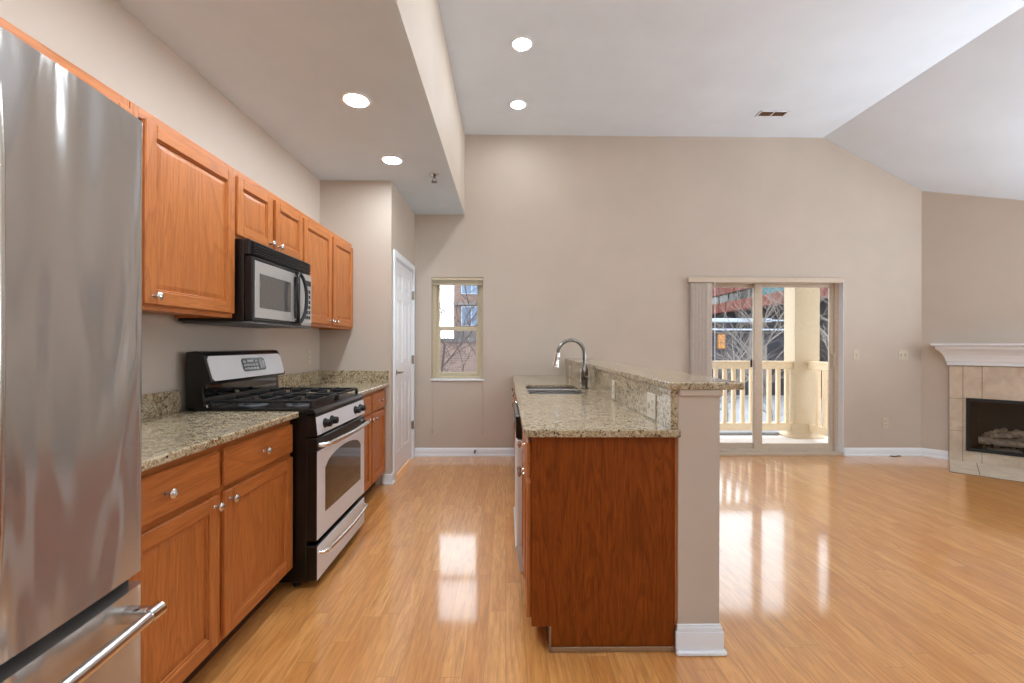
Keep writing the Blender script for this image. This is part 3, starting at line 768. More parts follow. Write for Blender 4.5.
# faucet
fx, fy = .622, 3.50
fa = thing('faucet', 'tall gooseneck pull-down kitchen faucet beside the sink', 'faucet', (fx, fy, ZT))
obj('base', MB().lathe([(.033, 0), (.033, .006), (.027, .012), (.025, .02), (.028, .07), (.030, .12), (.027, .155), (.017, .175), (.015, .23)], (fx, fy, ZT), 'z', 24), 'faucet', fa)
pts = [(fx, fy, ZT + .20)]
cx, cz, rr_ = fx - .107, ZT + .275, .105
for k in range(0, 15):
    a = R(-4 + k * 13.0); pts.append((cx + rr_ * cos(a) , fy - .0, cz + .005 + rr_ * 1.0 * sin(a)))
obj('spout', MB().tube(pts, .0145, 14), 'faucet', fa)
e = Vector(pts[-1]); d = Vector((-.16, 0, -1)).normalized()
obj('spray_head', MB().tube([e, e + d * .02, e + d * .04, e + d * .085, e + d * .115, e + d * .118], [.016, .020, .021, .023, .029, .025], 16), 'chrome', fa)
obj('lever', MB().tube([(fx, fy - .02, ZT + .085), (fx + .0, fy - .045, ZT + .09), (fx + .0, fy - .12, ZT + .105)], [.012, .009, .006], 10), 'faucet', fa)

# ------------------------------------------------------------------ refrigerator
FY0, FYC, FY1 = .197, .655, 1.113
fr = thing('refrigerator', 'tall stainless refrigerator with bottom freezer drawer at the left edge', 'refrigerator', (-1.30, FYC, 0))
obj('cabinet_body', MB().box(XW + .03, -.985, FY0 + .008, FY1 - .008, .03, 1.80, .006), 'fridge_side', fr)
def fx_front(y): return -.878 - .027 * ((y - FYC) / .458) ** 2
def fdoor(y0, y1, z0, z1, n=22):
    pts = []
    for i in range(n + 1):
        y = y0 + (y1 - y0) * i / n; pts.append([fx_front(y), y])
    rnd = .012
    pts[0][0] -= rnd; pts[-1][0] -= rnd
    pts[1:1] = [[fx_front(y0) - rnd * .3, y0 + rnd * .3], [fx_front(y0 + rnd), y0 + rnd]]
    pts[-1:-1] = [[fx_front(y1 - rnd), y1 - rnd], [fx_front(y1) - rnd * .3, y1 - rnd * .3]]
    poly = [(p[0], p[1]) for p in pts if True]
    mid = poly[3:-3]; mid = [p for p in mid if y0 + rnd * 1.3 < p[1] < y1 - rnd * 1.3]
    poly = poly[:3] + mid + poly[-3:]
    poly = [(-.978, y0)] + poly + [(-.978, y1)]
    return MB().prism(poly, 'z', z0, z1, 0, True)
def bar_handle(parent, y, z0, z1):
    x = fx_front(y)
    o = obj('handle', MB().tube([(x + .052, y, z0 + .01), (x + .058, y, z0 + .12), (x + .06, y, (z0 + z1) / 2), (x + .058, y, z1 - .12), (x + .052, y, z1 - .01)], .0135, 14), 'handle_steel', parent)
    for z in (z0 + .02, z1 - .02):
        obj('bracket', MB().box(x - .002, x + .058, y - .012, y + .016, z - .022, z + .022, .006, 0, 2), 'chrome', o)
for a, c, hy in ((FY0, FYC - .002, FYC - .05), (FYC + .002, FY1, FYC + .058)):
    d = obj('door', fdoor(a, c, .704, 1.815), 'fridge_steel', fr)
    bar_handle(d, hy, .845, 1.69)
d = obj('freezer_drawer', fdoor(FY0, FY1, .06, .672), 'fridge_steel', fr)
pts = []
for k in range(13):
    y = FY0 + .055 + (FY1 - FY0 - .11) * k / 12; pts.append((fx_front(y) + .058, y, .622))
h = obj('handle', MB().tube(pts, .0145, 14), 'handle_steel', d)
for k in (0, 12):
    y = pts[k][1]; x = fx_front(y); sg = 1 if k else -1
    obj('bracket', MB().box(x - .004, x + .058, y - .018, y + .010, .606, .640, .006, 0, 2).tube([(x + .058, y - .014 , .622), (x + .058, y + sg * .024, .622)], .0175, 14), 'chrome', h)
obj('gap_gasket', MB().box(-.985, -.935, FY0 + .01, FY1 - .01, .66, .72), 'black_plastic', fr)
for yy in (FY0 + .06, FY1 - .06):
    for xx in (-1.58, -1.03): obj('foot', MB().lathe([(.02, 0), (.02, .032)], (xx, yy, 0), 'z', 12), 'black_plastic', fr)
obj('kick_grille', MB().box(-.99, -.94, FY0 + .02, FY1 - .02, .012, .055), 'black_plastic', fr)

# ------------------------------------------------------------------ range
SY0, SY1 = 2.283, 3.047
rg = thing('range', 'black and stainless gas range between the two left counters', 'range', (-1.35, 2.665, 0))
b = MB().box(XW + .04, -1.030, SY0 + .002, SY1 - .002, .035, .905, .004)
obj('body', b, 'black', rg)
for xx in (-1.10, -1.60):
    for yy in (SY0 + .05, SY1 - .05): obj('foot', MB().lathe([(.018, 0), (.018, .037)], (xx, yy, 0), 'z', 12), 'black_plastic', rg)
# cooktop with raised rim
b = MB().prism([(-1.60, .905), (-1.0, .905), (-.985, .897), (-.982, .910), (-.995, .926), (-1.02, .930), (-1.60, .930)], 'y', SY0, SY1)
ct = obj('cooktop', b, 'black', rg)
# backguard
pr = [(-1.648, .93), (-1.558, .93), (-1.556, .945), (-1.566, 1.012), (-1.566, 1.052), (-1.524, 1.060), (-1.520, 1.075), (-1.560, 1.205), (-1.575, 1.223), (-1.60, 1.228), (-1.648, 1.222)]
bg = obj('backguard', MB().prism(pr, 'y', SY0 + .004, SY1 - .004), 'black', rg)
# slanted stainless fascia
def slant(y0, y1, t0, t1, off, mi=0, mb=None, rc=.0):
    a = Vector((-1.521, 0, 1.068)); c = Vector((-1.559, 0, 1.202)); dirv = c - a; nrm = Vector((dirv.z, 0, -dirv.x)).normalized()
    mb = mb or MB()
    q = []
    rc_y = rc; rc_t = rc / dirv.length if rc else 0
    pts2 = [(y0, t0 + rc_t), (y0 + rc_y, t0), (y1 - rc_y, t0), (y1, t0 + rc_t), (y1, t1 - rc_t), (y1 - rc_y, t1), (y0 + rc_y, t1), (y0, t1 - rc_t)] if rc else [(y0, t0), (y1, t0), (y1, t1), (y0, t1)]
    lo = [a + dirv * t + Vector((0, y, 0)) + nrm * (-.002) for y, t in pts2]; hi = [a + dirv * t + Vector((0, y, 0)) + nrm * off for y, t in pts2]
    n = len(lo); mb.add(lo + hi, [(i, (i + 1) % n, n + (i + 1) % n, n + i) for i in range(n)], mi); mb.add(hi, [list(range(n))], mi)
    return mb
obj('fascia', slant(SY0 + .02, SY1 - .010, .02, .99, .004, rc=.016), 'steel', bg, label='brushed stainless fascia')
b = slant(2.585, 2.825, .27, .84, .006, rc=.012)
dp = obj('control_display', b, 'display', bg)
b = MB(); rnd = random.Random(4)
for r_ in range(3):
    for c_ in range(5):
        if r_ == 2 and c_ in (1, 2, 3): continue
        slant(2.600 + c_ * .030, 2.622 + c_ * .030, .34 + r_ * .15, .43 + r_ * .15, .0075, 0, b)
slant(2.640, 2.70, .66, .76, .0075, 0, b)
slant(2.765, 2.785, .36, .76, .0075, 0, b); slant(2.792, 2.812, .36, .70, .0075, 0, b)
obj('buttons', b, 'button', dp)
b = MB().box(-1.560, -1.5465, SY0 + .016, SY1 - .016, .931, .952, .004)
obj('splash_trim', b, 'chrome', bg)
obj('glass_strip', MB().box(-1.568, -1.562, SY0 + .02, SY1 - .02, .955, 1.048), 'dark_glass', bg)
# control panel (slightly sloped) and knobs
pp = [(-1.03, .790), (-.975, .790), (-.985, .890), (-.995, .898), (-1.03, .898)]
cp = obj('control_panel', MB().prism(pp, 'y', SY0 + .004, SY1 - .004), 'black', rg)
obj('panel_face', MB().prism([(-.9765, .794), (-.9735, .794), (-.9832, .888), (-.986, .888)], 'y', SY0 + .006, SY1 - .006), 'steel', cp, label='stainless control panel face')
for ky in (SY0 + .105, SY0 + .195, SY1 - .185, SY1 - .095):
    kb = MB().lathe([(.026, 0), (.026, .006), (.021, .010), (.019, .034), (.016, .037)], (-.979, ky, .842), 'x', 20)
    kb.box(-.946, -.940, ky - .004, ky + .004, .826, .858, .001)
    obj('knob', kb, 'black_plastic', cp)
# oven door
XDF = -.978
zd0, zd1 = .245, .775
b = MB().box(-1.03, XDF, SY0 + .004, SY1 - .004, zd0, .7105, .004)
od = obj('oven_door', b, 'black', rg)
obj('door_face', MB().box(XDF - .001, XDF + .003, SY0 + .007, SY1 - .007, zd0 + .004, .709, .002), 'steel', od, label='stainless door face')
obj('door_top_strip', MB().box(-1.03, XDF + .002, SY0 + .0035, SY1 - .0035, .7115, .778, .004), 'black', od)
# arched window
n = 14; y0w, y1w, zb_, zs, za = SY0 + .105, SY1 - .085, .365, .60, .668
arc = [(y0w, zb_), (y1w, zb_), (y1w, zs)]
for k in range(1, n): 
    u = k / n; arc.append((y1w + (y0w - y1w) * u, zs + (za - zs) * (1 - (2 * u - 1) ** 2) ** .6))
arc.append((y0w, zs))
obj('oven_window', MB().prism(arc, 'x', XDF - .001, XDF + .0042), 'dark_glass', od)
hz = .752
def bow(y0, y1, z, x, out, n=16, r=.013):
    pts = [(x - .01, y0, z), (x + out * .45, y0 + .006, z)]
    for k in range(n + 1):
        u = k / n; pts.append((x + out * (.72 + .28 * sin(pi * u)), y0 + .022 + (y1 - y0 - .044) * u, z))
    pts += [(x + out * .45, y1 - .006, z), (x - .01, y1, z)]
    return MB().tube(pts, r, 12)
obj('handle', bow(SY0 + .03, SY1 - .03, hz - .012, XDF, .058), 'handle_steel', od)
b = MB().box(-1.03, XDF + .002, SY0 + .004, SY1 - .004, .040, .222, .006)
dr = obj('warming_drawer', b, 'black', rg)
obj('drawer_face', MB().box(XDF + .001, XDF + .005, SY0 + .007, SY1 - .007, .044, .218, .002), 'steel', dr, label='stainless drawer face')
obj('handle', bow(SY0 + .035, SY1 - .035, .178, XDF + .002, .05, r=.011), 'handle_steel', dr)
# burners and grates
for (bx, by, br_) in ((-1.14, 2.455, .042), (-1.14, 2.875, .050), (-1.40, 2.455, .045), (-1.40, 2.875, .036)):
    bb = obj('burner', MB().lathe([(br_ + .03, 0), (br_ + .028, .003), (br_, .004), (br_, .014), (br_ * .96, .016)], (bx, by, .9302), 'z', 20), 'grey_plastic', ct)
    obj('burner_cap', MB().lathe([(br_ * .95, 0), (br_ * .95, .006), (br_ * .8, .009)], (bx, by, .9465), 'z', 20), 'black_matte', bb)
for gy0, gy1 in ((SY0 + .035, 2.655), (2.675, SY1 - .035)):
    b = MB(); zg = .958; x0, x1 = -1.535, -1.020; gm = (gy0 + gy1) / 2
    hh = .008
    for x in (x0, x1, (x0 + x1) / 2): b.box(x - .006, x + .006, gy0, gy1, zg, zg + .014, .003)
    for y in (gy0, gy1): b.box(x0, x1, y - .006, y + .006, zg, zg + .014, .003)
    for cx_ in (-1.14, -1.40):
        b.box(cx_ - .115, cx_ - .025, gm - .005, gm + .005, zg, zg + .020, .003).box(cx_ + .025, cx_ + .115, gm - .005, gm + .005, zg, zg + .020, .003)
        b.box(cx_ - .005, cx_ + .005, gy0, gm - .03, zg, zg + .020, .003).box(cx_ - .005, cx_ + .005, gm + .03, gy1, zg, zg + .020, .003)
    for x in (x0, x1):
        for y in (gy0, gy1): b.box(x - .008, x + .008, y - .008, y + .008, .9303, zg + .006, .002)
    obj('grate', b, 'black_matte', ct)

# ------------------------------------------------------------------ microwave
mw = thing('microwave', 'black and stainless over-the-range microwave under the short wall cabinet', 'microwave', (-1.5, 2.645, 1.376))
MX, MY0, MY1, MZ0, MZ1 = -1.310, 2.278, 2.975, 1.376, 1.808
obj('housing', MB().box(XW + .004, -1.350, MY0, MY1, MZ0 + .006, MZ1, .004), 'black', mw)
obj('base_plate', MB().box(XW + .02, MX - .004, MY0 + .006, MY1 - .006, MZ0 - .004, MZ0 + .008, .002), 'grey_plastic', mw)
b = MB().box(-1.350, MX - .012, MY0, MY1, 1.728, MZ1, .004)
for k in range(5): b.box(-1.335, MX - .001, MY0 + .02, MY1 - .006, 1.736 + k * .0138, 1.7435 + k * .0138, .002)
obj('vent_grille', b, 'black_plastic', mw)
yd = MY0 + (MY1 - MY0) * .80
md = obj('door', MB().box(-1.350, MX, MY0 + .006, yd, MZ0 + .010, 1.722, .005), 'black_plastic', mw)
obj('door_face', MB().box(MX - .002, MX + .003, MY0 + .030, yd - .002, MZ0 + .028, 1.702, .002), 'steel_dark', md, label='stainless door face')
obj('door_window', MB().box(MX, MX + .0045, MY0 + .070, yd - .150, MZ0 + .082, 1.640, .002), 'mw_glass', md)
yh = yd - .082; zc_ = (MZ0 + 1.722) / 2 + .005
pts = []
for k in range(41):
    a = 2 * pi * k / 40; pts.append((MX + .022 + .020 * (cos(a) ** 2 * 0 + (1 - abs(sin(a)) ** 3)), yh + .056 * cos(a), zc_ + .152 * sin(a)))
obj('handle', MB().tube(pts, .0105, 10, cap=False).box(MX, MX + .03, yh - .012, yh + .012, zc_ + .135, zc_ + .160, .004).box(MX, MX + .03, yh - .012, yh + .012, zc_ - .160, zc_ - .135, .004), 'black_plastic', md, label='black oval loop handle')
obj('handle_plate', MB().box(MX + .002, MX + .006, yh - .034, yh + .034, zc_ - .13, zc_ + .13, .002), 'chrome', md)
cpn = obj('control_panel', MB().box(-1.350, MX, yd + .002, MY1, MZ0 + .010, 1.722, .005).box(MX - .002, MX + .003, yd + .008, MY1 - .006, MZ0 + .024, 1.702, .002), 'steel_dark', mw)
obj('display', MB().box(MX + .002, MX + .0045, yd + .034, MY1 - .02, 1.648, 1.682), 'display', cpn)
b = MB()
for r_ in range(6):
    for c_ in range(3):
        yk = yd + .036 + c_ * .028; b.box(MX + .002, MX + .0048, yk, yk + .020, 1.43 + r_ * .034, 1.452 + r_ * .034)
obj('keypad', b, 'display', cpn)

# ------------------------------------------------------------------ switches and outlets
def plate_box(mb, c, nrm, w, h, th):
    """thin plate centred at c facing nrm"""
    cx, cy_, cz = c
    if abs(nrm[0]): mb.box(cx, cx + nrm[0] * th, cy_ - w / 2, cy_ + w / 2, cz - h / 2, cz + h / 2, .0015)
    else: mb.box(cx - w / 2, cx + w / 2, cy_, cy_ + nrm[1] * th, cz - h / 2, cz + h / 2, .0015)
    return mb
def device(kind, label, c, nrm, gangs=('outlet',), mat='plate_w', group=None, w=None):
    t = thing('outlet' if kind == 'outlet' else 'light_switch', label, kind if kind == 'outlet' else 'light switch', c, 0, group)
    w = w or .070 + .046 * (len(gangs) - 1)
    obj('cover_plate', plate_box(MB(), c, nrm, w, .114, .005), mat, t)
    for k, g in enumerate(gangs):
        off = (k - (len(gangs) - 1) / 2) * .046
        cc = (c[0] + nrm[0] * .004, c[1] + (off if nrm[0] else 0), c[2]) if nrm[0] else (c[0] + off, c[1] + nrm[1] * .004, c[2])
        if g == 'outlet':
            for dz in (-.02, .02):
                p = (cc[0], cc[1], cc[2] + dz); o = obj('receptacle', plate_box(MB(), p, nrm, .034, .028, .003), mat, t)
                b = MB()
                for d_ in (-.007, .007):
                    q = (p[0] + nrm[0] * .002, p[1] + (d_ if nrm[0] else 0), p[2] + .002) if nrm[0] else (p[0] + d_, p[1] + nrm[1] * .002, p[2] + .002)
                    plate_box(b, q, nrm, .003, .010, .0016)
                obj('slot', b, 'slot', o)
        else:
            obj('toggle', plate_box(MB(), cc, nrm, .012, .026, .010), mat, t)
    return t
RX = .6755
device('outlet', 'double ivory outlet plate on the granite riser nearest the camera', (RX, 2.034, .985), (-1, 0), ('outlet', 'switch'), group='plates on the granite riser')
device('outlet', 'ivory outlet plate on the granite riser between the double plate and the faucet', (RX, 2.757, .985), (-1, 0), group='plates on the granite riser')
device('outlet', 'ivory outlet plate on the granite riser just beyond the faucet', (RX, 3.95, .99), (-1, 0), group='plates on the granite riser')
device('outlet', 'ivory outlet plate at the far end of the granite riser by the back wall', (RX, 4.66, .99), (-1, 0), group='plates on the granite riser')
device('outlet', 'almond outlet plate on the left wall above the counter beyond the range', (XW, 3.79, 1.157), (1, 0), mat='plate')
device('switch', 'single almond light switch on the back wall right beside the sliding door', (4.025, DB, 1.161), (0, -1), ('switch',), 'plate', 'wall switches right of the sliding door')
device('switch', 'double almond light switch on the back wall near the fireplace corner', (4.572, DB, 1.161), (0, -1), ('switch', 'switch'), 'plate', 'wall switches right of the sliding door')
device('outlet', 'low wall outlet on the back wall right of the sliding door', (4.365, DB, .378), (0, -1), mat='plate')
b = MB().tube([(4.40, DB - .03, .006), (4.42, DB - .05, .007), (4.45, DB - .055, .006), (4.48, DB - .03, .007), (4.52, DB - .028, .006)], .005, 8)
obj('cable', b, 'black_plastic', loc=(4.43, DB - .04, 0), label='short dark cable end on the floor against the baseboard near the fireplace', cat='cable')

# ------------------------------------------------------------------ ceiling fixtures
def can(label, x, y, z, mat, grp):
    t = thing('recessed_light', label, 'ceiling light', (x, y, z), 0, grp)
    obj('trim_ring', MB().lathe([(.070, -.001), (.072, -.006), (.088, -.005), (.090, -.0005)], (x, y, z), 'z', 32), 'trim', t)
    obj('lens', MB().lathe([(.070, -.0015), (.068, -.0045), (.02, -.005)], (x, y, z), 'z', 32), mat, t)
    return t
G1, G2 = 'recessed lights in the lowered kitchen ceiling', 'recessed lights in the high ceiling'
can('larger recessed light in the lowered kitchen ceiling, nearest the camera', -.916, 2.683, ZK, 'can_low', G1)
can('recessed light in the lowered kitchen ceiling nearest the pantry', -.923, 3.549, ZK, 'can_low', G1)
for y, l in ((1.80, 'behind the near one'), (.93, 'above the camera'), (.06, 'behind the camera')):
    can('recessed light in the lowered kitchen ceiling out of view ' + l, -.92, y, ZK, 'can_low', G1)
can('recessed light in the high ceiling, upper of the two in view', .117, 3.500, ZC, 'can_high', G2)
can('recessed light in the high ceiling nearest the back wall', .109, 4.381, ZC, 'can_high', G2)
for y, l in ((2.62, 'above the near peninsula end'), (1.74, 'beside the camera')):
    can('added fill light in the high ceiling out of view ' + l, .11, y, ZC, 'can_high', G2)
G3 = 'added fill lights over the living room'
for x, y, l in ((1.6, 2.8, 'right of the peninsula'), (3.2, 2.8, 'towards the fireplace'), (3.2, 1.9, 'over the middle of the living room')):  # lamps added out of view to brighten the back and diagonal walls
    can('added fill light in the high ceiling out of view ' + l, x, y, ZC, 'can_high', G3)
# sprinkler
sp = thing('sprinkler', 'small metal fire sprinkler hanging from the lowered kitchen ceiling', 'sprinkler', (-.632, 3.855, ZK))
obj('escutcheon', MB().lathe([(.042, -.0005), (.042, -.004), (.028, -.012), (.014, -.014)], (-.632, 3.855, ZK), 'z', 20), 'nickel', sp)
b = MB().lathe([(.009, -.01), (.009, -.03)], (-.632, 3.855, ZK), 'z', 12).tube([(-.643, 3.855, ZK - .03), (-.650, 3.855, ZK - .045), (-.634, 3.855, ZK - .06)], .003, 6).tube([(-.621, 3.855, ZK - .03), (-.614, 3.855, ZK - .045), (-.630, 3.855, ZK - .06)], .003, 6)
obj('frame_arms', b, 'faucet', sp)
obj('deflector', MB().lathe([(.028, -.060), (.028, -.063), (.004, -.066)], (-.632, 3.855, ZK), 'z', 12), 'faucet', sp)
# vent
vt = thing('ceiling_vent', 'brown and white rectangular air vent in the high ceiling', 'vent', (2.73, 4.505, ZC))
b = MB(); vx0, vx1, vy0, vy1 = 2.585, 2.885, 4.445, 4.565; q = .018
b.box(vx0, vx1, vy0, vy0 + q, ZC - .008, ZC - .0005, .002).box(vx0, vx1, vy1 - q, vy1, ZC - .008, ZC - .0005, .002).box(vx0, vx0 + q, vy0, vy1, ZC - .008, ZC - .0005, .002).box(vx1 - q, vx1, vy0, vy1, ZC - .008, ZC - .0005, .002).box(2.728, 2.742, vy0, vy1, ZC - .008, ZC - .0005, .002)
obj('frame', b, 'trim', vt)
b = MB()
for k in range(10):
    xx = vx0 + .03 + k * .0265
    if abs(xx - 2.735) < .02: continue
    b.box(xx, xx + .006, vy0 + q, vy1 - q, ZC - .007, ZC - .001)
obj('louvre', b, 'vinyl', vt)
obj('duct_opening', MB().box(vx0 + q, vx1 - q, vy0 + q, vy1 - q, ZC - .0015, ZC - .0005), 'toe', vt)

# ------------------------------------------------------------------ fireplace on the diagonal wall (local: x along the wall, -y into the room)
FPR = R(-45)
fp = thing('fireplace', 'tiled gas fireplace with white mantel shelf in the right corner', 'fireplace', (XE, DB, 0), FPR)
s0, s1, zt_ = .228, 1.332, 1.050
bx0, bx1, bz0, bz1 = .360, 1.200, .128, .700
b = MB(); T = .030
cols = [s0, .336, .480, .624, .768, .936, 1.080, 1.224, s1]
b.box(s0 + .001, bx0, -T + .004, 0, .004, zt_, 0, 1).box(bx1, s1 - .001, -T + .004, 0, .004, zt_, 0, 1).box(bx0, bx1, -T + .004, 0, bz1, zt_, 0, 1).box(bx0, bx1, -T + .004, 0, .004, bz0, 0, 1)
g = .002
for a, c in ((s0, .336), (1.224, s1)):
    zs_ = [.002, .336, .690, zt_]
    for z0, z1 in zip(zs_[:-1], zs_[1:]): b.box(a + g, c - g, -T, 0, z0 + g, z1 - g, .001)
for a, c in ((.336, bx0), (bx1, 1.224)): b.box(a + g, c, -T, 0, bz0, bz1, .001)
tops = [.336, .480, .804, 1.08, 1.224]
for a, c in zip(tops[:-1], tops[1:]):
    b.box(a + g, c - g, -T, 0, bz1 + g, zt_ - g, .001); b.box(a + g, c - g, -T, 0, .004, bz0 - g, .001)
obj('tile_surround', b, ['tile', 'grout'], fp, local=True)
# firebox
b = MB(); dpt = .30
b.box(bx0, bx1, .02, .022, bz0, bz1) if False else None
b.add([(bx0, -T, bz0), (bx1, -T, bz0), (bx1, .06, bz0), (bx0, .06, bz0)], [(0, 1, 2, 3)])
b = MB()
fr_w = .028
for (a, c, z0, z1) in ((bx0, bx0 + fr_w, bz0, bz1), (bx1 - fr_w, bx1, bz0, bz1), (bx0 + fr_w, bx1 - fr_w, bz0, bz0 + .035), (bx0 + fr_w, bx1 - fr_w, bz1 - .035, bz1)):
    b.box(a, c, -T - .012, -.004, z0, z1, .003)
fb = obj('firebox_frame', b, 'black_matte', fp, local=True)
b = MB(); x0, x1, z0, z1, yb = bx0 + .012, bx1 - .012, bz0 + .012, bz1 - .012, .40
v = [(x0, -.01, z0), (x1, -.01, z0), (x1, -.01, z1), (x0, -.01, z1), (x0 + .10, yb, z0), (x1 - .10, yb, z0), (x1 - .10, yb, z1), (x0 + .10, yb, z1)]
b.add(v, [(0, 1, 5, 4), (1, 2, 6, 5), (2, 3, 7, 6), (3, 0, 4, 7), (4, 5, 6, 7)])
for k in range(9):
    u = (k + .5) / 9; xa = x0 + .10 * u; yk = -.01 + (yb + .01) * u
    b.box(xa, xa + .006, yk - .008, yk + .008, z0, z1)
obj('firebox_liner', b, 'firebrick', fp, local=True)
obj('glass_front', MB().box(bx0 + fr_w, bx1 - fr_w, -T - .004, -T - .001, bz0 + .035, bz1 - .035), 'glass', fp, local=True)
obj('grate', MB().box(.50, 1.06, .10, .12, .19, .205).box(.50, 1.06, .26, .28, .19, .205).box(.55, .57, .08, .30, .14, .22).box(.77, .79, .08, .30, .14, .22).box(.99, 1.01, .08, .30, .14, .22), 'black_matte', fp, local=True)
rnd = random.Random(3)
for (xa, ya, za, xb_, yb2, zb2, r_) in ((.46, .12, .235, 1.08, .10, .235, .040), (.50, .26, .25, 1.06, .28, .25, .045), (.56, .10, .29, .86, .27, .33, .032), (.98, .08, .28, .74, .24, .35, .034), (.64, .20, .32, 1.0, .18, .36, .030), (.52, .18, .30, .66, .10, .38, .022)):
    pts = []; k = 8
    for i in range(k):
        u = i / (k - 1); pts.append((xa + (xb_ - xa) * u, ya + (yb2 - ya) * u + rnd.uniform(-.01, .01), za + (zb2 - za) * u + rnd.uniform(-.008, .008)))
    obj('log', MB().tube(pts, [r_ * rnd.uniform(.82, 1.12) for _ in pts], 10), 'log', fp, local=True)
b = MB()
for k in range(60):
    xx, yy_, q = rnd.uniform(.50, 1.05), rnd.uniform(.04, .30), rnd.uniform(.010, .022); b.box(xx - q, xx + q, yy_ - q, yy_ + q, z0, z0 + q * 1.4, .004)
obj('ember_bed', b, 'log', fp, local=True, kind='stuff')
# mantel: crown profile sweeping out to the front and the sides
prof = [(0.0, 1.056), (.018, 1.056), (.020, 1.090), (.028, 1.098), (.034, 1.128), (.050, 1.168), (.078, 1.206), (.104, 1.228), (.112, 1.236), (.114, 1.262), (.140, 1.270), (.150, 1.276), (.150, 1.294), (0.0, 1.294)]
b = MB(); v = []; n = len(prof)
def ringpt(o, z, k):
    yb_ = -T - o
    return [(s0 - o, 0.0, z), (s0 - o, yb_, z), (s1 + o, yb_, z), (s1 + o, 0.0, z)][k]
for k in range(4): v += [ringpt(o, z, k) if True else 0 for o, z in prof]
b.add(v, [(k * n + i, k * n + (i + 1) % n, (k + 1) * n + (i + 1) % n, (k + 1) * n + i) for k in range(3) for i in range(n)])
b.add(v[:n], [list(range(n))]); b.add(v[3 * n:], [list(range(n))[::-1]])
obj('mantel_shelf', b, 'trim', fp, local=True, label='white crown moulded mantel shelf')
# hearth
b = MB(); hy0 = -.685; gx = [s0, .44, .88, s1]
b.box(s0, s1, hy0, -T, .0005, .004, 0, 1)
b.box(s0 - .004, s1 + .004, hy0 - .006, hy0, .0005, .006, .001, 1)
for a, c in zip(gx[:-1], gx[1:]): b.box(a + .003, c - .003, hy0 + .004, -.36, .001, .007, .0015); b.box(a + .003, c - .003, -.354, -T - .002, .001, .007, .0015)
hz_ = thing('hearth', 'flat tiled hearth slab on the floor in front of the fireplace', 'hearth', (XE, DB, 0), FPR)
obj('hearth_tiles', b, ['tile', 'grout'], hz_, local=True)

# ------------------------------------------------------------------ balcony
bal = thing('balcony_deck', 'pale balcony deck outside the sliding door', 'deck', (3.0, 5.8, -.05))
obj('deck_slab', MB().box(1.2, 4.75, DB + BT, 6.45, -.20, -.012, .004), 'deck', bal)
obj('deck_edge', MB().box(1.2, 3.895, 6.22, 6.47, -.012, .030, .008), 'snow', bal, label='snow lying along the deck edge')
rf = thing('balcony_roof', 'cream balcony roof soffit over the deck', 'roof', (3.0, 5.8, 2.85))
obj('roof_soffit', MB().box(1.0, 5.0, DB + BT, 6.55, 2.85, 2.95).box(1.0, 5.0, 6.35, 6.55, 2.70, 2.85), 'soffit_out', rf)
# column
cl = thing('balcony_column', 'square cream column at the balcony corner', 'column', (4.17, 6.22, 0))
obj('shaft', MB().box(3.998, 4.345, 6.05, 6.30, .16, 2.70, .008), 'cream_col', cl)
def rsq(h, r, z, n=4):
    out = []
    for sx, sy, a0 in ((1, 1, 0), (-1, 1, 90), (-1, -1, 180), (1, -1, 270)):
        out += [(4.1715 + sx * (h - r) + r * cos(R(a0 + 90 * k / n)), 6.175 + sy * (h * .78 - r) + r * sin(R(a0 + 90 * k / n)), z) for k in range(n + 1)]
    return out
rings = [rsq(.26, .12, -.012), rsq(.26, .12, .01), rsq(.235, .10, .025), rsq(.205, .06, .05), rsq(.19, .03, .15), rsq(.175, .01, .17)]
n = len(rings[0]); b = MB().add([p for r_ in rings for p in r_], [(i * n + j, i * n + (j + 1) % n, (i + 1) * n + (j + 1) % n, (i + 1) * n + j) for i in range(len(rings) - 1) for j in range(n)], 0, True)
b.add(rings[-1], [list(range(n))])
obj('base', b, 'cream_col', cl)
# railings
ra = thing('balcony_railing', 'cream front balcony railing with square balusters left of the column', 'railing', (2.6, 6.13, 0), 0, 'balcony railings')
obj('top_rail', MB().box(1.2, 3.997, 6.09, 6.17, .94, 1.025, .004).box(1.2, 3.997, 6.075, 6.185, 1.025, 1.052, .005), 'cream', ra)
obj('bottom_rail', MB().box(1.2, 3.997, 6.095, 6.165, .08, .185, .004), 'cream', ra)
k = 0
x = 1.30
while x < 3.96:
    obj('baluster', MB().box(x - .024, x + .024, 6.108, 6.152, .185, .94), 'cream', ra); x += .1255
ra = thing('balcony_railing', 'cream side balcony railing right of the column', 'railing', (4.22, 5.6, 0), 0, 'balcony railings')
obj('top_rail', MB().box(4.18, 4.26, DB + BT, 6.049, .94, 1.025, .004).box(4.165, 4.275, DB + BT, 6.049, 1.025, 1.052, .005), 'cream', ra)
obj('bottom_rail', MB().box(4.185, 4.255, DB + BT, 6.049, .08, .185, .004), 'cream', ra)
y = 5.28
while y < 6.03:
    obj('baluster', MB().box(4.198, 4.242, y - .024, y + .024, .185, .94), 'cream', ra); y += .1255

# ------------------------------------------------------------------ outdoors
GZ = -1.9
struct('ground', MB().box(-60, 60, 7.2, 110, GZ - .3, GZ), 'snow')
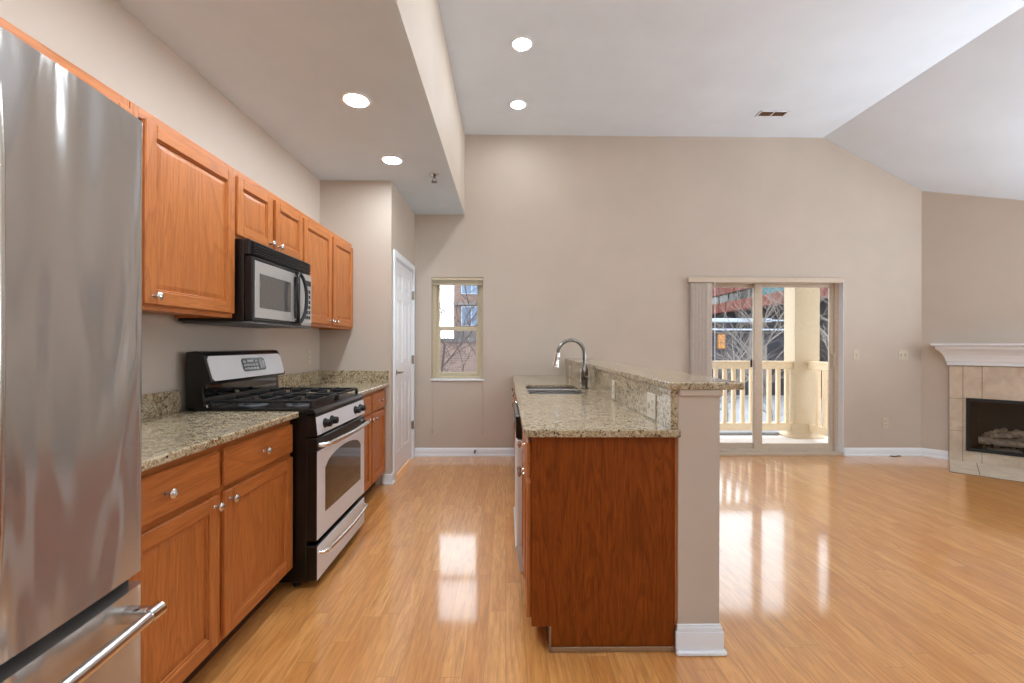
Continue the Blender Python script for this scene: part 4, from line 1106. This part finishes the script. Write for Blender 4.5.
# red brick building whose long side recedes
bA = thing('brick_building', 'red brick building with dark window bands seen through the sliding door', 'building', (22, 40, GZ))
BX = 18.0
obj('lower_storey', MB().box(BX + .8, BX + 12, 18, 66, GZ, 4.05), 'dark_void', bA)
obj('brick_band', MB().box(BX, BX + 12, 18, 66, 4.05, 4.85), 'brick_red', bA)
obj('window_band', MB().box(BX + .25, BX + 12, 18, 66, 4.85, 5.55), 'win_dark', bA)
obj('brick_band', MB().box(BX, BX + 12, 18, 66, 5.55, 6.6), 'brick_red', bA)
obj('teal_window', MB().box(BX + .05, BX + .3, 22, 31.2, 4.86, 5.54), 'win_teal', bA)
obj('window_band', MB().box(BX + .25, BX + 12, 18, 66, 6.6, 7.4), 'win_dark', bA)
obj('brick_band', MB().box(BX, BX + 12, 18, 66, 7.4, 9.4), 'brick_red', bA)
obj('roof_slab', MB().box(BX - .1, BX + 12.1, 17.9, 66.1, 9.4, 9.7), 'concrete', bA)
y = 18.4
while y < 62:
    obj('rib', MB().box(BX - .07, BX, y, y + .22, 4.05, 4.85).box(BX - .07, BX, y, y + .22, 5.55, 6.6), 'brick_red', bA); y += 1.25
y = 18.4
while y < 62:
    obj('mullion', MB().box(BX + .18, BX + .3, y, y + .1, 4.85, 5.55), 'concrete', bA); y += 1.6
y = 20.0
while y < 62:
    obj('pillar', MB().box(BX + .5, BX + .85, y, y + .5, GZ, 4.05), 'slate', bA); y += 4.2
# slate retaining wall
sw = thing('slate_wall', 'dark slate street wall below the brick building', 'wall', (13, 28, GZ))
obj('wall_face', MB().box(6, BX + .4, 28, 28.5, GZ, 2.05), 'slate', sw)
obj('coping', MB().box(6, BX + .4, 27.9, 28.6, 2.05, 2.15), 'roofing', sw)
# lit sign window
aw = thing('lit_window', 'amber lit window with gold frame on the slate wall', 'window', (13.55, 27.95, 1.7))
lx0, lx1, lz0, lz1 = 13.45, 13.98, 1.05, 2.02
obj('pane', MB().box(lx0 + .06, lx1 - .06, 27.92, 27.99, lz0 + .06, lz1 - .06), 'amber', aw)
b = MB().box(lx0, lx0 + .06, 27.9, 27.995, lz0, lz1).box(lx1 - .06, lx1, 27.9, 27.995, lz0, lz1).box(lx0, lx1, 27.9, 27.995, lz0, lz0 + .06).box(lx0, lx1, 27.9, 27.995, lz1 - .06, lz1).box(lx0, lx1, 27.9, 27.93, 1.42, 1.46)
obj('frame', b, simple('gold_frame', rgb(150, 104, 44), 0.5), aw)
# canopy beams
cb = thing('street_canopy', 'white street canopy beams in front of the slate wall', 'canopy', (13, 25.4, GZ))
obj('upper_beam', MB().box(9, 15.2, 25.0, 25.9, 2.62, 2.83, .02), 'white_metal', cb)
obj('lower_beam', MB().box(9, 17.5, 25.0, 25.3, 2.14, 2.24, .02), 'white_metal', cb)
obj('thin_beam', MB().box(14.5, 17.6, 25.0, 25.2, 2.68, 2.76, .02), 'white_metal', cb)
for x in (9.4, 11.6, 14.75, 17.3): obj('post', MB().box(x, x + .14, 25.3, 25.44, GZ, 2.70), 'concrete', cb)

# left-window buildings
bB = thing('apartment_block', 'grey brown apartment block with blue windows seen through the small window', 'building', (1.0, 46, GZ))
AX = -5.02
obj('facade', MB().box(AX, 9, 42, 54, GZ, 16), 'brick_grey', bB)
for (z0, z1) in ((0.2, 1.9), (3.1, 4.95), (6.1, 8.0), (9.2, 11.0), (12.3, 14.1)):
    for i in range(4):
        x0 = AX + .72 + i * 2.4
        w = obj('window', MB().box(x0, x0 + 2.0, 41.9, 42.05, z0, z1), 'white_metal', bB)
        obj('pane', MB().box(x0 + .08, x0 + .95, 41.86, 41.95, z0 + .08, z1 - .1).box(x0 + 1.05, x0 + 1.92, 41.86, 41.95, z0 + .08, z1 - .1), 'win_blue', w)
for z in (5.05, 8.3): obj('ledge', MB().box(AX - .05, 9, 41.7, 42, z, z + .2), 'concrete', bB)
bC = thing('low_brick_building', 'low brown brick building in front of the apartment block outside the small window', 'building', (-4, 30, GZ))
obj('wall', MB().box(-14, 5.5, 28, 34, GZ, 1.45), 'brick_grey', bC)
obj('parapet', MB().box(-14.1, 5.6, 27.9, 34.1, 1.45, 1.68), 'roofing', bC)
obj('roof_house', MB().box(-3.5, 3, 30, 33.5, 1.6, 2.18), 'roofing', bC)

# bare trees
def bare_tree(label, base, h, seed, mat, spread=.55, levels=4, r0=.09, group='bare trees outside', minr=0.0):
    rnd = random.Random(seed)
    t = thing('bare_tree', label, 'tree', base, 0, group)
    tr = MB(); br = MB()
    def grow(p, d, L, r, lv):
        pts = [p]; rad = [r]; q = Vector(p); dd = Vector(d)
        k = 4
        for i in range(k):
            dd = (dd + Vector((rnd.uniform(-.18, .18), rnd.uniform(-.18, .18), rnd.uniform(-.05, .12)))).normalized()
            q = q + dd * (L / k); pts.append(q.copy()); rad.append(max(minr, r * (1 - .45 * (i + 1) / k)))
        (tr if lv == levels else br).tube(pts, rad, 6 if lv > 2 else 4, cap=False)
        if lv > 0:
            nb = 4 if lv > 1 else 3
            for j in range(nb):
                i = rnd.randint(2 if lv == levels else 1, k); a = rnd.uniform(0, 2 * pi)
                side = Vector((cos(a), sin(a), rnd.uniform(0.0, .5)))
                nd = (dd * (1 - spread) + side * spread).normalized()
                grow(pts[i], nd, L * rnd.uniform(.55, .8), rad[i] * .62, lv - 1)
    grow(Vector(base), (0, 0, 1), h * .42, r0, levels)
    obj('trunk', tr, mat, t); obj('branches', br, mat, t)
    return t
bare_tree('pale bare tree outside the sliding door behind the left glass pane', (6.3, 12.6, GZ), 5.4, 5, 'bark', r0=.06)
bare_tree('pale bare tree outside the sliding door just left of the column', (8.2, 13.6, GZ), 7.5, 11, 'bark', r0=.075)
bare_tree('pale bare tree outside the sliding door further back left of the column', (10.6, 18.5, GZ), 8.0, 17, 'bark', r0=.08)
bare_tree('pale bare tree seen right of the balcony column', (8.9, 11.6, GZ), 7.5, 23, 'bark', r0=.085)
bare_tree('dark bare tree outside the small window, left half', (-2.25, 15.0, GZ), 7.6, 33, 'bark_dark', r0=.06, minr=.010)
bare_tree('dark bare tree outside the small window, right half', (-1.25, 17.0, GZ), 7.4, 37, 'bark_dark', r0=.055)
bare_tree('dark bare tree low outside the small window in front of the brick wall', (-2.0, 19.0, GZ), 5.5, 41, 'bark_dark', r0=.05)
# shrubs / parked-street clutter behind the railing
for i, (x, y, s_, lab) in enumerate(((6.1, 15.5, .8, 'leafless shrub in the snow behind the left part of the railing'), (8.4, 17.5, .9, 'leafless shrub in the snow behind the middle of the railing'), (9.5, 15.8, .8, 'leafless shrub in the snow behind the railing near the column'))):
    bare_tree(lab, (x, y, GZ), 2.6 * s_, 60 + i, 'bark_dark', .7, 3, .035, 'leafless shrubs behind the railing')
